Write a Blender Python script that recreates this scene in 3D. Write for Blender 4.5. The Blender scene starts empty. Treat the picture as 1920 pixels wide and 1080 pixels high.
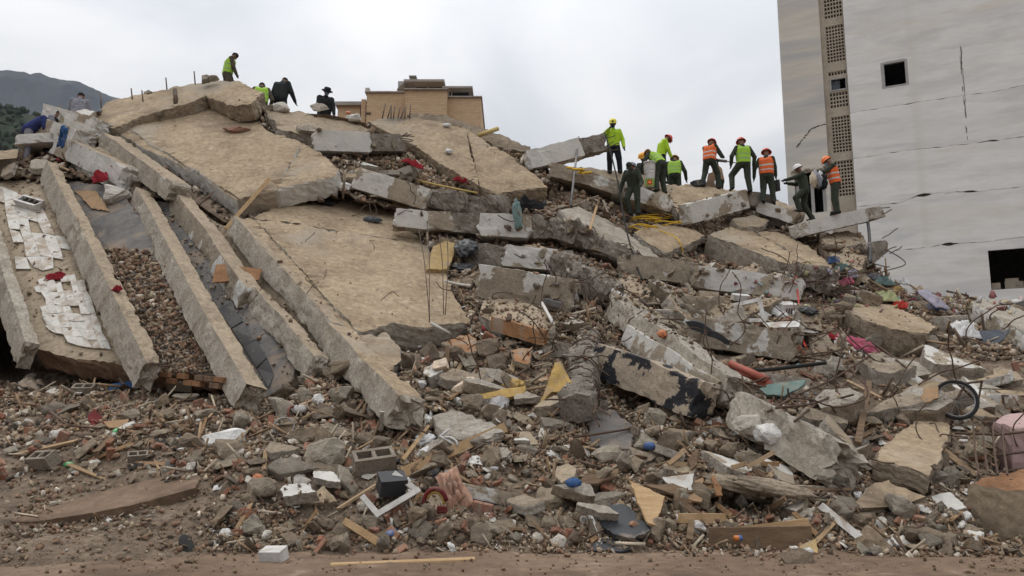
import bpy, bmesh, math, random
import numpy as np
from mathutils import Vector, Matrix, noise, geometry
from mathutils.bvhtree import BVHTree
R = math.radians
random.seed(11); rng = np.random.default_rng(11)
SC = bpy.context.scene; COL = SC.collection
# ------------------------------------------------------------------ camera, sky, sun, exposure
CAMZ, TILT, FPX = 1.6, R(8.9), 1920 * 28 / 36
cam = bpy.data.cameras.new('camera'); cam.lens = 28; cam.sensor_width = 36; cam.clip_end = 20000; cam.clip_start = 0.1
camo = bpy.data.objects.new('camera', cam); COL.objects.link(camo)
camo.location = (0, 0, CAMZ); camo.rotation_euler = (R(90) + TILT, 0, 0); SC.camera = camo
SUN_EL, SUN_AZ = R(62), R(318)          # azimuth clockwise from +Y: high behind the heap, to the left
world = bpy.data.worlds.new('World'); SC.world = world; world.use_nodes = True
wn = world.node_tree.nodes; wl = world.node_tree.links; wn.clear()
def wnode(t, **k):
    n = wn.new(t)
    for a, b in k.items(): setattr(n, a, b)
    return n
sky = wnode('ShaderNodeTexSky', sky_type='NISHITA'); sky.sun_disc = False
sky.sun_elevation = SUN_EL; sky.sun_rotation = SUN_AZ; sky.dust_density = 4
skys = wnode('ShaderNodeVectorMath', operation='SCALE'); skys.inputs['Scale'].default_value = 0.10
wl.new(sky.outputs[0], skys.inputs[0])
tc = wnode('ShaderNodeTexCoord'); sep = wnode('ShaderNodeSeparateXYZ'); wl.new(tc.outputs['Generated'], sep.inputs[0])
zc = wnode('ShaderNodeMath', operation='MAXIMUM'); zc.inputs[1].default_value = 0.0; wl.new(sep.outputs[2], zc.inputs[0])
zc2 = wnode('ShaderNodeMath', operation='ADD'); zc2.inputs[1].default_value = 0.16; wl.new(zc.outputs[0], zc2.inputs[0])
cd = wnode('ShaderNodeVectorMath', operation='DIVIDE'); wl.new(tc.outputs['Generated'], cd.inputs[0])
cz = wnode('ShaderNodeCombineXYZ')
for i in range(3): wl.new(zc2.outputs[0], cz.inputs[i])
wl.new(cz.outputs[0], cd.inputs[1])
cmap = wnode('ShaderNodeMapping'); cmap.inputs['Scale'].default_value = (0.75, 0.55, 0.02); cmap.inputs['Rotation'].default_value = (0, 0, R(28)); cmap.inputs['Location'].default_value = (3.1, 0.4, 0)
wl.new(cd.outputs[0], cmap.inputs[0])
cn = wnode('ShaderNodeTexNoise'); cn.inputs['Scale'].default_value = 1.7; cn.inputs['Detail'].default_value = 7; cn.inputs['Roughness'].default_value = 0.5; cn.inputs['Distortion'].default_value = 0.5
wl.new(cmap.outputs[0], cn.inputs['Vector'])
cr = wnode('ShaderNodeValToRGB'); cr.color_ramp.elements[0].position = 0.36; cr.color_ramp.elements[0].color = (0.76, 0.79, 0.84, 1)
cr.color_ramp.elements[1].position = 0.57; cr.color_ramp.elements[1].color = (1.02, 1.025, 1.035, 1)
wl.new(cn.outputs[0], cr.inputs[0])
wmix = wnode('ShaderNodeMixRGB'); wmix.inputs[0].default_value = 0.93
wl.new(skys.outputs[0], wmix.inputs[1]); wl.new(cr.outputs[0], wmix.inputs[2])
bg = wnode('ShaderNodeBackground'); bg.inputs[1].default_value = 1.0
# an overcast sky is about three times brighter overhead than at the horizon
og = wnode('ShaderNodeMath', operation='MULTIPLY_ADD'); og.inputs[1].default_value = 1.55; og.inputs[2].default_value = 0.46; wl.new(zc.outputs[0], og.inputs[0])
ogm = wnode('ShaderNodeVectorMath', operation='SCALE'); wl.new(wmix.outputs[0], ogm.inputs[0]); wl.new(og.outputs[0], ogm.inputs['Scale'])
wl.new(ogm.outputs[0], bg.inputs[0]); wo = wnode('ShaderNodeOutputWorld'); wl.new(bg.outputs[0], wo.inputs[0])
sun = bpy.data.lights.new('sun', 'SUN'); sun.energy = 0.7; sun.angle = R(16); sun.color = (1.0, 0.95, 0.88)
suno = bpy.data.objects.new('sun', sun); COL.objects.link(suno)
sdir = Vector((math.sin(SUN_AZ) * math.cos(SUN_EL), math.cos(SUN_AZ) * math.cos(SUN_EL), math.sin(SUN_EL)))
suno.rotation_euler = (-sdir).to_track_quat('-Z', 'Y').to_euler(); suno.location = (0, -10, 30)
vs = SC.view_settings; vs.view_transform = 'Standard'; vs.look = 'None'; vs.exposure = -0.1; vs.gamma = 1.0; vs.use_curve_mapping = False
SC.cycles.max_bounces = 5; SC.cycles.diffuse_bounces = 3; SC.cycles.glossy_bounces = 2; SC.cycles.transmission_bounces = 4; SC.cycles.volume_bounces = 0

# ------------------------------------------------------------------ geometry helpers
CT, ST = math.cos(TILT), math.sin(TILT)
def ray(px, py):
    u = (px - 960) / FPX; v = (540 - py) / FPX
    return np.array([u, CT - v * ST, ST + v * CT])
CAM = np.array([0, 0, CAMZ])
def P(px, py, Y):
    """the place seen at picture point (px, py) that stands Y metres in front of the camera"""
    d = ray(px, py); return CAM + d * (Y / d[1])
TPX = [-320, 0, 480, 960, 1440, 1920, 2260]
TPY = [120, 160, 250, 350, 450, 550, 650, 700, 760, 850, 950, 1040, 1110]
TY = np.array([
 [25.5, 24.8, 23.3, 21.2, 19.2, 17.3, 15.8, 15.1, 14.0, 12.3, 10.6, 8.9, 8.4],
 [25.5, 24.8, 23.3, 21.2, 19.2, 17.3, 15.8, 15.1, 14.0, 12.3, 10.6, 8.9, 8.4],
 [25.6, 24.9, 23.4, 20.8, 18.7, 16.6, 14.8, 14.0, 13.0, 11.5, 10.3, 9.5, 8.9],
 [28.0, 27.5, 26.0, 23.4, 20.8, 18.0, 15.6, 14.6, 13.2, 11.7, 10.5, 9.6, 9.0],
 [30.0, 29.5, 28.5, 26.8, 24.0, 20.5, 17.0, 15.3, 13.6, 12.0, 10.6, 9.7, 9.1],
 [31.0, 30.0, 29.0, 27.6, 26.2, 23.3, 18.8, 16.9, 15.0, 12.6, 10.8, 9.7, 9.1],
 [31.0, 30.0, 29.0, 27.6, 26.2, 23.3, 18.8, 16.9, 15.0, 12.6, 10.8, 9.7, 9.1]])
VOIDS = [(20, 660, 70, 55, 4.2), (150, 706, 165, 26, 3.2), (375, 730, 110, 22, 2.6), (1000, 372, 45, 16, 1.8), (1250, 402, 70, 16, 2.0), (1215, 755, 70, 26, 1.5),
         (1400, 950, 80, 22, 1.0), (870, 700, 60, 30, .6), (1310, 470, 40, 12, 1.4), (1410, 428, 30, 9, 1.2), (1700, 660, 70, 12, .7), (1890, 1000, 60, 22, .9), (480, 730, 60, 30, .4), (640, 720, 60, 30, -.35), (1180, 800, 80, 30, .35)]
def surfY(px, py):
    px = min(max(px, TPX[0]), TPX[-1]); py = min(max(py, TPY[0]), TPY[-1])
    i = min(int(np.searchsorted(TPX, px, 'right')) - 1, len(TPX) - 2); j = min(int(np.searchsorted(TPY, py, 'right')) - 1, len(TPY) - 2)
    a = (px - TPX[i]) / (TPX[i + 1] - TPX[i]); b = (py - TPY[j]) / (TPY[j + 1] - TPY[j]); a = a * a * (3 - 2 * a)
    return float(TY[i, j] * (1 - a) * (1 - b) + TY[i + 1, j] * a * (1 - b) + TY[i, j + 1] * (1 - a) * b + TY[i + 1, j + 1] * a * b)
def S(px, py, off=0.0): return P(px, py, surfY(px, py) + off)
def unit(v):
    v = np.asarray(v, float); return v / (np.linalg.norm(v) + 1e-12)
def nz(p, s=1.0, o=0.0): return noise.noise((p[0] * s + o, p[1] * s - o, p[2] * s + 2 * o))
def fbm(p, s=1.0, o=0.0): return noise.fractal((p[0] * s + o, p[1] * s - o, p[2] * s + 2 * o), 0.9, 2.1, 4)

SOLID_V, SOLID_F, SOLID_O = [], [], []     # what loose things can lie on
def solid(V, F, owner):
    b = len(SOLID_V); SOLID_V.extend(map(tuple, V))
    for f in F: SOLID_F.append(tuple(int(i) + b for i in f)); SOLID_O.append(owner)
def obj(name, V, F, mats, parent=None, mi=None, smooth=False, origin=None, label=None, cat=None, group=None, kind=None):
    V = np.asarray(V, float).reshape(-1, 3)
    if origin is None: origin = np.array([(V[:, 0].min() + V[:, 0].max()) / 2, (V[:, 1].min() + V[:, 1].max()) / 2, V[:, 2].min()])
    me = bpy.data.meshes.new(name)
    me.from_pydata((V - origin).tolist(), [], [tuple(int(i) for i in f) for f in F])
    for m in (mats if isinstance(mats, (list, tuple)) else [mats]): me.materials.append(MAT[m])
    if mi is not None: me.polygons.foreach_set('material_index', np.asarray(mi, dtype=np.int32))
    if smooth: me.polygons.foreach_set('use_smooth', np.ones(len(me.polygons), dtype=bool))
    me.update()
    o = bpy.data.objects.new(name, me); COL.objects.link(o); o.location = origin
    if parent is not None:
        o.parent = parent; q = parent; base = np.array(parent.location)
        if parent.parent is not None: base = base + np.array(parent.parent.location)
        o.location = origin - base
    tag(o, label, cat, group, kind)
    return o
def tag(o, label=None, cat=None, group=None, kind=None):
    for k, v in (('label', label), ('category', cat), ('group', group), ('kind', kind)):
        if v: o[k] = v
    return o
def empty(name, loc, label=None, cat=None, group=None):
    o = bpy.data.objects.new(name, None); COL.objects.link(o); o.location = loc; o.empty_display_size = .2
    return tag(o, label, cat, group)
class MB:
    def __init__(s): s.V, s.F, s.I = [], [], []
    def add(s, V, F, mi=0):
        b = len(s.V); s.V.extend([tuple(v) for v in V]); s.F.extend([tuple(int(i) + b for i in f) for f in F]); s.I.extend([mi] * len(F)); return s
    def box(s, c, ax, hs, mi=0):
        c = np.asarray(c, float); V = [c + ax[0] * hs[0] * x + ax[1] * hs[1] * y + ax[2] * hs[2] * z for x in (-1, 1) for y in (-1, 1) for z in (-1, 1)]
        return s.add(V, [(0, 1, 3, 2), (4, 6, 7, 5), (0, 4, 5, 1), (2, 3, 7, 6), (0, 2, 6, 4), (1, 5, 7, 3)], mi)
    def tube(s, pts, r, n=6, mi=0, cap=True):
        V, F = tube(pts, r, n, cap); return s.add(V, F, mi)
    def build(s, name, mats, parent=None, **k):
        return obj(name, s.V, s.F, mats, parent, mi=s.I, **k)
E3 = np.eye(3)
def catmull(pts, n=6):
    pts = [np.asarray(p, float) for p in pts]
    if len(pts) < 3 or n < 2: return pts
    q = [2 * pts[0] - pts[1]] + pts + [2 * pts[-1] - pts[-2]]; out = []
    for i in range(1, len(q) - 2):
        for k in range(n):
            t = k / n
            out.append(.5 * (2 * q[i] + (q[i + 1] - q[i - 1]) * t + (2 * q[i - 1] - 5 * q[i] + 4 * q[i + 1] - q[i + 2]) * t * t + (3 * q[i] - q[i - 1] - 3 * q[i + 1] + q[i + 2]) * t ** 3))
    out.append(pts[-1]); return out
def frames(pts):
    T = [unit(pts[min(i + 1, len(pts) - 1)] - pts[max(i - 1, 0)]) for i in range(len(pts))]
    a = np.array([0, 0, 1.]) if abs(T[0][2]) < .9 else np.array([1., 0, 0])
    u = unit(np.cross(T[0], a)); U = []
    for t in T:
        u = unit(u - t * np.dot(u, t)); U.append((u, np.cross(t, u)))
    return T, U
def tube(pts, r, n=6, cap=True):
    pts = [np.asarray(p, float) for p in pts]; T, U = frames(pts); V, F = [], []
    rr = r if hasattr(r, '__len__') else [r] * len(pts)
    for p, (u, w), q in zip(pts, U, rr):
        for k in range(n):
            a = 2 * math.pi * k / n; V.append(p + (u * math.cos(a) + w * math.sin(a)) * q)
    for i in range(len(pts) - 1):
        for k in range(n):
            F.append((i * n + k, i * n + (k + 1) % n, (i + 1) * n + (k + 1) % n, (i + 1) * n + k))
    if cap: F.append(tuple(range(n - 1, -1, -1))); F.append(tuple((len(pts) - 1) * n + k for k in range(n)))
    return V, F
def lathe(prof, c, up, n=20):
    """prof: (radius, height) pairs turned about axis `up` through c"""
    up = unit(up); a = np.array([1., 0, 0]) if abs(up[0]) < .8 else np.array([0, 1., 0]); u = unit(np.cross(up, a)); w = np.cross(up, u); V, F = [], []
    for r, h in prof:
        for k in range(n):
            t = 2 * math.pi * k / n; V.append(c + up * h + (u * math.cos(t) + w * math.sin(t)) * r)
    for i in range(len(prof) - 1):
        for k in range(n): F.append((i * n + k, i * n + (k + 1) % n, (i + 1) * n + (k + 1) % n, (i + 1) * n + k))
    return V, F
# ------------------------------------------------------------------ materials (procedural)
MAT = {}
def mat(name, cols, scale=2.0, bump=0.35, bscale=14.0, rough=0.92, paint=None, spots=None, attr=False, rnd=None, aniso=(1, 1, 1), spec=0.2, fine=0.22, metal=0.0, drip=None, detail=8):
    m = bpy.data.materials.new(name); m.use_nodes = True; nt = m.node_tree; N, L = nt.nodes, nt.links; N.clear()
    out = N.new('ShaderNodeOutputMaterial'); b = N.new('ShaderNodeBsdfPrincipled'); L.new(b.outputs[0], out.inputs[0])
    b.inputs['Roughness'].default_value = rough; b.inputs['Specular IOR Level'].default_value = spec; b.inputs['Metallic'].default_value = metal
    t = N.new('ShaderNodeTexCoord'); mp = N.new('ShaderNodeMapping'); mp.inputs['Scale'].default_value = aniso; L.new(t.outputs['Object'], mp.inputs[0])
    vec = mp.outputs[0]
    if rnd is not None or attr is False and len(cols) > 0:
        oi = N.new('ShaderNodeObjectInfo'); ad = N.new('ShaderNodeVectorMath'); ad.operation = 'ADD'
        cx = N.new('ShaderNodeCombineXYZ'); mu = N.new('ShaderNodeMath'); mu.operation = 'MULTIPLY'; mu.inputs[1].default_value = 37.0
        L.new(oi.outputs['Random'], mu.inputs[0]); L.new(mu.outputs[0], cx.inputs[0]); L.new(mu.outputs[0], cx.inputs[1]); L.new(vec, ad.inputs[0]); L.new(cx.outputs[0], ad.inputs[1]); vec = ad.outputs[0]
    def noi(s, d=detail, ro=.62, dist=0.0, v=None):
        n = N.new('ShaderNodeTexNoise'); n.inputs['Scale'].default_value = s; n.inputs['Detail'].default_value = d; n.inputs['Roughness'].default_value = ro; n.inputs['Distortion'].default_value = dist
        L.new(v or vec, n.inputs['Vector']); return n.outputs[0]
    def ramp(src, els, interp='LINEAR'):
        r = N.new('ShaderNodeValToRGB'); r.color_ramp.interpolation = interp; e = r.color_ramp.elements
        while len(e) < len(els): e.new(.5)
        for q, (p, c) in zip(e, els): q.position = p; q.color = (*c, 1) if len(c) == 3 else c
        L.new(src, r.inputs[0]); return r.outputs[0]
    def mix(f, a, c, mode='MIX'):
        x = N.new('ShaderNodeMixRGB'); x.blend_type = mode
        for i, q in enumerate((f, a, c)):
            if isinstance(q, (int, float)): x.inputs[i].default_value = q
            elif isinstance(q, tuple): x.inputs[i].default_value = (*q, 1)
            else: L.new(q, x.inputs[i])
        return x.outputs[0]
    col = None
    if attr:
        at = N.new('ShaderNodeAttribute'); at.attribute_name = 'col'; col = at.outputs['Color']
        v = ramp(noi(scale), [(.3, (.7, .7, .7)), (.7, (1.2, 1.18, 1.15))]); col = mix(1.0, col, v, 'MULTIPLY')
    elif rnd is not None:
        o2 = N.new('ShaderNodeObjectInfo'); col = ramp(o2.outputs['Random'], [(i / max(1, len(rnd)), c) for i, c in enumerate(rnd)], 'CONSTANT')
        v = ramp(noi(scale), [(.3, (.66, .66, .66)), (.7, (1.22, 1.2, 1.16))]); col = mix(1.0, col, v, 'MULTIPLY')
    else:
        col = ramp(noi(scale), cols)
    if fine:
        f = ramp(noi(scale * 9, 5, .7), [(.3, (1 - fine,) * 3), (.7, (1 + fine,) * 3)]); col = mix(1.0, col, f, 'MULTIPLY')
    if spots:      # (colour, scale, lo, hi)
        for c, s, lo, hi in spots:
            k = ramp(noi(s, min(6, detail), .6, .4), [(lo, (0, 0, 0)), (hi, (1, 1, 1))]); col = mix(k, col, c)
    if drip:       # (colour, horizontal scale, vertical scale, lo, hi): streaks run down by rain
        c, a_, b_, lo, hi = drip; m2 = N.new('ShaderNodeMapping'); m2.inputs['Scale'].default_value = (a_, a_, b_); L.new(t.outputs['Object'], m2.inputs[0])
        k = ramp(noi(1.0, 5, .55, .15, m2.outputs[0]), [(lo, (0, 0, 0)), (hi, (1, 1, 1))]); col = mix(k, col, c)
    if paint:      # (colour, scale, threshold)
        c, s, th = paint
        k = ramp(noi(s, 9, .6, .25), [(th - .006, (0, 0, 0)), (th + .006, (1, 1, 1))])
        pc = ramp(noi(s * 3, 6), [(.3, tuple(x * .78 for x in c)), (.65, c)]); col = mix(k, col, pc)
    L.new(col, b.inputs['Base Color'])
    if bump:
        bn = N.new('ShaderNodeBump'); bn.inputs['Strength'].default_value = bump; bn.inputs['Distance'].default_value = .05
        L.new(noi(bscale, 8, .7), bn.inputs['Height']); L.new(bn.outputs[0], b.inputs['Normal'])
    MAT[name] = m; return m
W_ = (.60, .575, .53)
mat('slab_top', [(.25, (.21, .155, .10)), (.45, (.315, .24, .158)), (.62, (.38, .295, .20)), (.8, (.29, .22, .148))], .9, .35, 24, spots=[((.29, .215, .14), 2.3, .56, .76), ((.52, .43, .315), 4.5, .60, .76), ((.205, .155, .108), .45, .52, .66), ((.33, .285, .225), .3, .56, .68), ((.19, .145, .10), 9, .62, .70), ((.40, .325, .235), 14, .64, .71)], fine=.34)
mat('slab_tan', [(.3, (.26, .205, .145)), (.55, (.35, .28, .20)), (.75, (.30, .24, .17))], 1.1, .5, 10, spots=[((.22, .165, .115), 3, .56, .7)], fine=.28)
mat('concrete_raw', [(.3, (.24, .205, .165)), (.5, (.34, .30, .25)), (.7, (.42, .385, .33))], 2.2, .9, 16, spots=[((.16, .13, .10), 3.5, .58, .7), ((.52, .49, .44), 6, .62, .72)], fine=.35)
mat('concrete_brown', [(.3, (.19, .15, .11)), (.5, (.28, .225, .165)), (.7, (.34, .28, .21))], 2.0, .9, 14, spots=[((.12, .095, .07), 3, .58, .7)], fine=.35)
mat('concrete_light', [(.3, (.28, .24, .19)), (.5, (.37, .325, .265)), (.7, (.45, .41, .35))], 1.8, .9, 15, spots=[((.24, .20, .155), 2.6, .56, .7)], fine=.3)
mat('painted', [(.3, (.24, .195, .145)), (.6, (.34, .285, .215))], 2.0, .55, 14, paint=(W_, .8, .46), fine=.2)
mat('painted_more', [(.3, (.24, .195, .145)), (.6, (.34, .285, .215))], 2.0, .45, 14, paint=(W_, .7, .41), fine=.16)
mat('painted_less', [(.3, (.22, .18, .135)), (.6, (.33, .275, .21))], 2.0, .7, 14, paint=(W_, 1.0, .56), fine=.25)
mat('painted_black', [(.3, (.30, .24, .175)), (.6, (.40, .33, .25))], 2.0, .6, 14, paint=((.035, .035, .04), 2.2, .52), fine=.2)
mat('column_core', [(.3, (.15, .125, .10)), (.5, (.23, .20, .165)), (.7, (.31, .275, .235))], 3.2, 1.0, 18, spots=[((.10, .08, .065), 5, .55, .68), ((.38, .34, .29), 7, .63, .72)], fine=.4)
mat('mound', [(.3, (.11, .08, .056)), (.5, (.175, .13, .093)), (.7, (.24, .185, .135))], 1.6, 1.0, 10, spots=[((.09, .068, .05), 4, .56, .68), ((.34, .28, .215), 7, .62, .7)], fine=.45)
mat('dirt', [(.3, (.12, .077, .049)), (.5, (.17, .113, .074)), (.7, (.22, .153, .103))], .55, .55, 11, spots=[((.10, .066, .043), .9, .54, .68), ((.30, .22, .155), 2.2, .60, .74)], fine=.3, spec=.3, rough=.85)
mat('rubble', [], 6, .6, 20, attr=True, fine=.25)
GREYS = [(.21, .165, .12), (.26, .21, .155), (.20, .16, .122), (.28, .235, .18), (.23, .175, .12), (.32, .28, .225), (.17, .13, .096), (.26, .205, .15), (.30, .245, .18), (.22, .19, .155)]
mat('chunk', [], 5, .8, 18, rnd=GREYS, fine=.3)
mat('brick_bits', [], 6, .5, 24, rnd=[(.27, .12, .075), (.33, .165, .105), (.22, .105, .07), (.36, .20, .135), (.29, .15, .11)], fine=.25, spots=[((.30, .235, .175), 4, .52, .66)])
mat('white_bits', [], 6, .5, 24, rnd=[(.62, .60, .56), (.53, .50, .45), (.68, .67, .65), (.47, .43, .37)], fine=.18, spots=[((.32, .26, .2), 5, .60, .74)])
mat('dark_bits', [], 6, .4, 24, rnd=[(.06, .06, .065), (.10, .095, .09), (.045, .04, .04), (.13, .11, .09)], fine=.25, spots=[((.22, .17, .125), 5, .58, .74)])
mat('wood', [], 8, .4, 30, rnd=[(.30, .19, .105), (.36, .25, .15), (.22, .145, .09), (.40, .29, .185), (.17, .115, .075)], fine=.3, aniso=(.25, 3, 3))
mat('wood_pale', [(.3, (.33, .21, .11)), (.7, (.46, .32, .18))], 4, .3, 30, aniso=(.4, 3, 3))
mat('wood_dark', [(.3, (.10, .065, .04)), (.7, (.20, .135, .085))], 4, .4, 26, aniso=(.5, 3, 3))
mat('tile_white', [(.3, (.50, .475, .43)), (.6, (.60, .575, .53))], 2.5, .12, 20, rough=.7, spots=[((.34, .27, .20), 2.4, .47, .66), ((.30, .25, .20), 7, .58, .68)], fine=.16)
mat('tile_black', [(.3, (.030, .028, .028)), (.6, (.06, .057, .055)), (.8, (.12, .105, .09))], 2.0, .12, 20, rough=.45, spots=[((.22, .175, .13), 2.6, .58, .76)], fine=.2)
mat('floor_grey', [(.3, (.095, .09, .085)), (.6, (.15, .14, .13))], 2.0, .2, 20, rough=.7, spots=[((.25, .19, .14), 1.6, .50, .68)], fine=.2)
mat('tile_pink', [(.3, (.50, .385, .285)), (.6, (.60, .48, .37))], 2, .15, 20, rough=.6, spots=[((.30, .23, .165), 3, .56, .7)])
mat('block_brick', [(.3, (.20, .105, .055)), (.6, (.31, .165, .085))], 3, .5, 22, fine=.3)
mat('block_dark', [(.3, (.135, .085, .055)), (.6, (.22, .145, .095))], 3, .6, 18, fine=.3)
mat('cinder', [(.3, (.20, .165, .13)), (.6, (.29, .245, .195))], 4, .7, 30, fine=.3)
mat('rebar', [(.3, (.055, .038, .028)), (.6, (.11, .07, .048))], 9, .3, 40, rough=.75, fine=.25)
mat('steel_grey', [(.3, (.17, .165, .16)), (.6, (.26, .25, .245))], 6, .2, 40, rough=.5, metal=.6)
mat('tower_wall', [(.3, (.60, .59, .57)), (.5, (.69, .68, .655)), (.7, (.74, .73, .70))], .35, .12, 6, aniso=(.5, .5, 2.6), spots=[((.555, .55, .545), .5, .50, .70), ((.62, .575, .50), .3, .54, .74)], fine=.06, drip=((.60, .57, .50), .8, .035, .58, .86))
mat('tower_pier', [(.3, (.53, .495, .43)), (.6, (.58, .545, .48))], .4, .15, 8, aniso=(.22, .22, 1.9), spots=[((.43, .425, .42), .5, .44, .62)], fine=.08, detail=2)
mat('tower_frame', [(.3, (.32, .27, .21)), (.6, (.41, .355, .285))], 1.2, .3, 10, fine=.15)
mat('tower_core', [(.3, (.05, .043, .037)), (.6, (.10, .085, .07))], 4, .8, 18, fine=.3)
mat('patch_grey', [(.3, (.30, .295, .285)), (.6, (.37, .36, .345))], 2, .3, 14)
mat('brown_stain', [(.3, (.41, .36, .28)), (.6, (.49, .455, .40))], 1, .1, 10)
mat('brick_roof', [(.3, (.26, .235, .21)), (.6, (.34, .31, .28))], 1, .1, 5)
mat('mountain', [(.3, (.022, .030, .042)), (.55, (.034, .044, .058)), (.75, (.05, .06, .07))], .008, 0, 1, spots=[((.20, .185, .16), .006, .66, .74)], fine=.3)
mat('forest', [(.3, (.024, .034, .020)), (.6, (.034, .045, .026))], .06, 0, 1, fine=.4)
def flat(name, c, rough=.75, bump=.25, var=.22, spec=.25, scale=5, dust=.0):
    a = tuple(x * (1 - var) for x in c); b2 = tuple(min(.85, x * (1 + var * .6)) for x in c)
    mat(name, [(.3, a), (.7, b2)], scale, bump, 26, rough=rough, fine=.1, spec=spec, spots=[((.30, .235, .175), 3, .62 - dust, .80 - dust)] if dust else None)
flat('white_plastic', (.56, .545, .52), .55, .1, .2, .3, dust=.12); flat('white_paintwood', (.55, .53, .49), .7, .2, .2, dust=.12)
flat('black_plastic', (.022, .022, .024), .45, .2, .4, .5, dust=.02); flat('black_cloth', (.018, .018, .02), .95, .4, .4)
flat('foam_yellow', (.44, .29, .10), .9, .5, .35, dust=.10); flat('board_yellow', (.40, .28, .125), .85, .4, .3, dust=.12); flat('orange_paint', (.33, .17, .08), .8, .4, .35, dust=.16)
flat('cloth_red', (.26, .02, .028), .95, .3, .3); flat('cloth_pink', (.42, .09, .15), .9, .4, .35, dust=.11); flat('cloth_blue', (.035, .085, .20), .9, .3, .3, dust=.08)
flat('cloth_teal', (.14, .21, .20), .9, .3, .25, dust=.09); flat('cloth_lilac', (.30, .28, .33), .95, .3, .25, dust=.04); flat('cloth_cream', (.55, .47, .36), .95, .3, .2, dust=.04)
flat('cloth_lime', (.33, .35, .18), .95, .3, .2, dust=.08); flat('cloth_grey', (.22, .23, .26), .95, .3, .3, dust=.04); flat('cloth_white', (.62, .61, .60), .95, .3, .15, dust=.03)
flat('paper_salmon', (.40, .235, .165), .9, .4, .3, dust=.09); flat('cardboard', (.34, .22, .125), .9, .15, .2, dust=.04); flat('sheet_slate', (.075, .085, .10), .7, .2, .25, dust=.03)
flat('sheet_green', (.12, .18, .16), .7, .2, .2, dust=.04); flat('pipe_red', (.34, .095, .065), .6, .1, .15, dust=.03); flat('pipe_yellow', (.50, .38, .15), .6, .1, .15, dust=.04); flat('pipe_white', (.62, .60, .55), .5, .05, .1, dust=.04)
flat('rope_yellow', (.62, .38, .025), .7, .1, .2); flat('rope_straw', (.50, .36, .12), .8, .1, .2); flat('pink_wall', (.46, .32, .305), .85, .15, .12, dust=.04); flat('glass_dark', (.012, .014, .018), .15, 0, .1, .6)
flat('bottle_green', (.05, .28, .09), .25, 0, .1, .5); flat('bottle_blue', (.06, .12, .28), .4, .1, .2, .4, dust=.08); flat('bottle_clear', (.42, .46, .48), .2, .05, .1, .5); flat('metal_pot', (.30, .28, .26), .35, .1, .15, .6); flat('rubber', (.022, .021, .02), .8, .2, .3)
flat('vest_lime', (.30, .50, .05), .7, .1, .08); flat('shirt_lime', (.36, .56, .03), .8, .15, .1); flat('vest_orange', (.66, .125, .03), .7, .1, .08); flat('reflect', (.42, .44, .42), .4, 0, .05, .5); flat('reflect_green', (.20, .33, .12), .5, 0, .05, .4)
flat('uniform', (.040, .047, .034), .95, .3, .35, scale=7); flat('camo', (.085, .07, .052), .95, .3, .55, scale=14); flat('trousers_black', (.012, .013, .018), .95, .3, .3); flat('jacket_dark', (.020, .023, .023), .9, .3, .3); flat('jacket_blue', (.025, .035, .12), .9, .3, .4, scale=6); flat('shirt_check', (.22, .22, .25), .9, .3, .4, scale=12)
flat('skin', (.20, .105, .07), .6, .05, .1); flat('hair', (.012, .010, .009), .8, .2, .3); flat('boots', (.015, .014, .013), .6, .2, .3); flat('glove', (.035, .04, .045), .9, .2, .3); flat('mask_blue', (.20, .36, .48), .8, .1, .1); flat('navy', (.02, .03, .10), .8, .1, .1)
flat('helmet_yellow', (.70, .62, .03), .35, 0, .05, .5); flat('helmet_red', (.62, .055, .03), .35, 0, .05, .5); flat('helmet_orange', (.80, .17, .02), .35, 0, .05, .5); flat('helmet_amber', (.80, .36, .02), .35, 0, .05, .5); flat('helmet_white', (.72, .72, .71), .35, 0, .05, .5)
flat('can_orange', (.50, .16, .03), .4, 0, .1, .5); flat('label_red', (.50, .04, .03), .6, 0, .05); flat('label_green', (.20, .34, .08), .6, 0, .05); flat('red_plastic', (.50, .05, .035), .5, .1, .15); flat('orange_plastic', (.42, .15, .06), .5, .1, .15); flat('gold', (.42, .28, .08), .5, .2, .25)
flat('velvet_red', (.17, .03, .03), .9, .4, .3, dust=.1); flat('black_case', (.03, .032, .036), .55, .15, .35, .4, dust=.05)
# brick wall of the house behind
def brickmat():
    m = bpy.data.materials.new('brick_house'); m.use_nodes = True; nt = m.node_tree; N, L = nt.nodes, nt.links; b = N['Principled BSDF']; b.inputs['Roughness'].default_value = .9
    t = N.new('ShaderNodeTexCoord'); mp = N.new('ShaderNodeMapping'); mp.inputs['Rotation'].default_value = (R(90), 0, 0); L.new(t.outputs['Object'], mp.inputs[0])
    sx = N.new('ShaderNodeSeparateXYZ'); L.new(t.outputs['Object'], sx.inputs[0]); cx = N.new('ShaderNodeCombineXYZ'); ad = N.new('ShaderNodeMath'); L.new(sx.outputs[0], ad.inputs[0]); L.new(sx.outputs[1], ad.inputs[1]); L.new(ad.outputs[0], cx.inputs[0]); L.new(sx.outputs[2], cx.inputs[1])
    br = N.new('ShaderNodeTexBrick'); br.inputs['Color1'].default_value = (.56, .39, .235, 1); br.inputs['Color2'].default_value = (.47, .315, .185, 1); br.inputs['Mortar'].default_value = (.36, .27, .185, 1)
    br.inputs['Scale'].default_value = 1; br.inputs['Brick Width'].default_value = .42; br.inputs['Row Height'].default_value = .135; br.inputs['Mortar Size'].default_value = .018; L.new(cx.outputs[0], br.inputs['Vector']); L.new(br.outputs[0], b.inputs['Base Color']); MAT['brick_house'] = m
brickmat()
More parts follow.
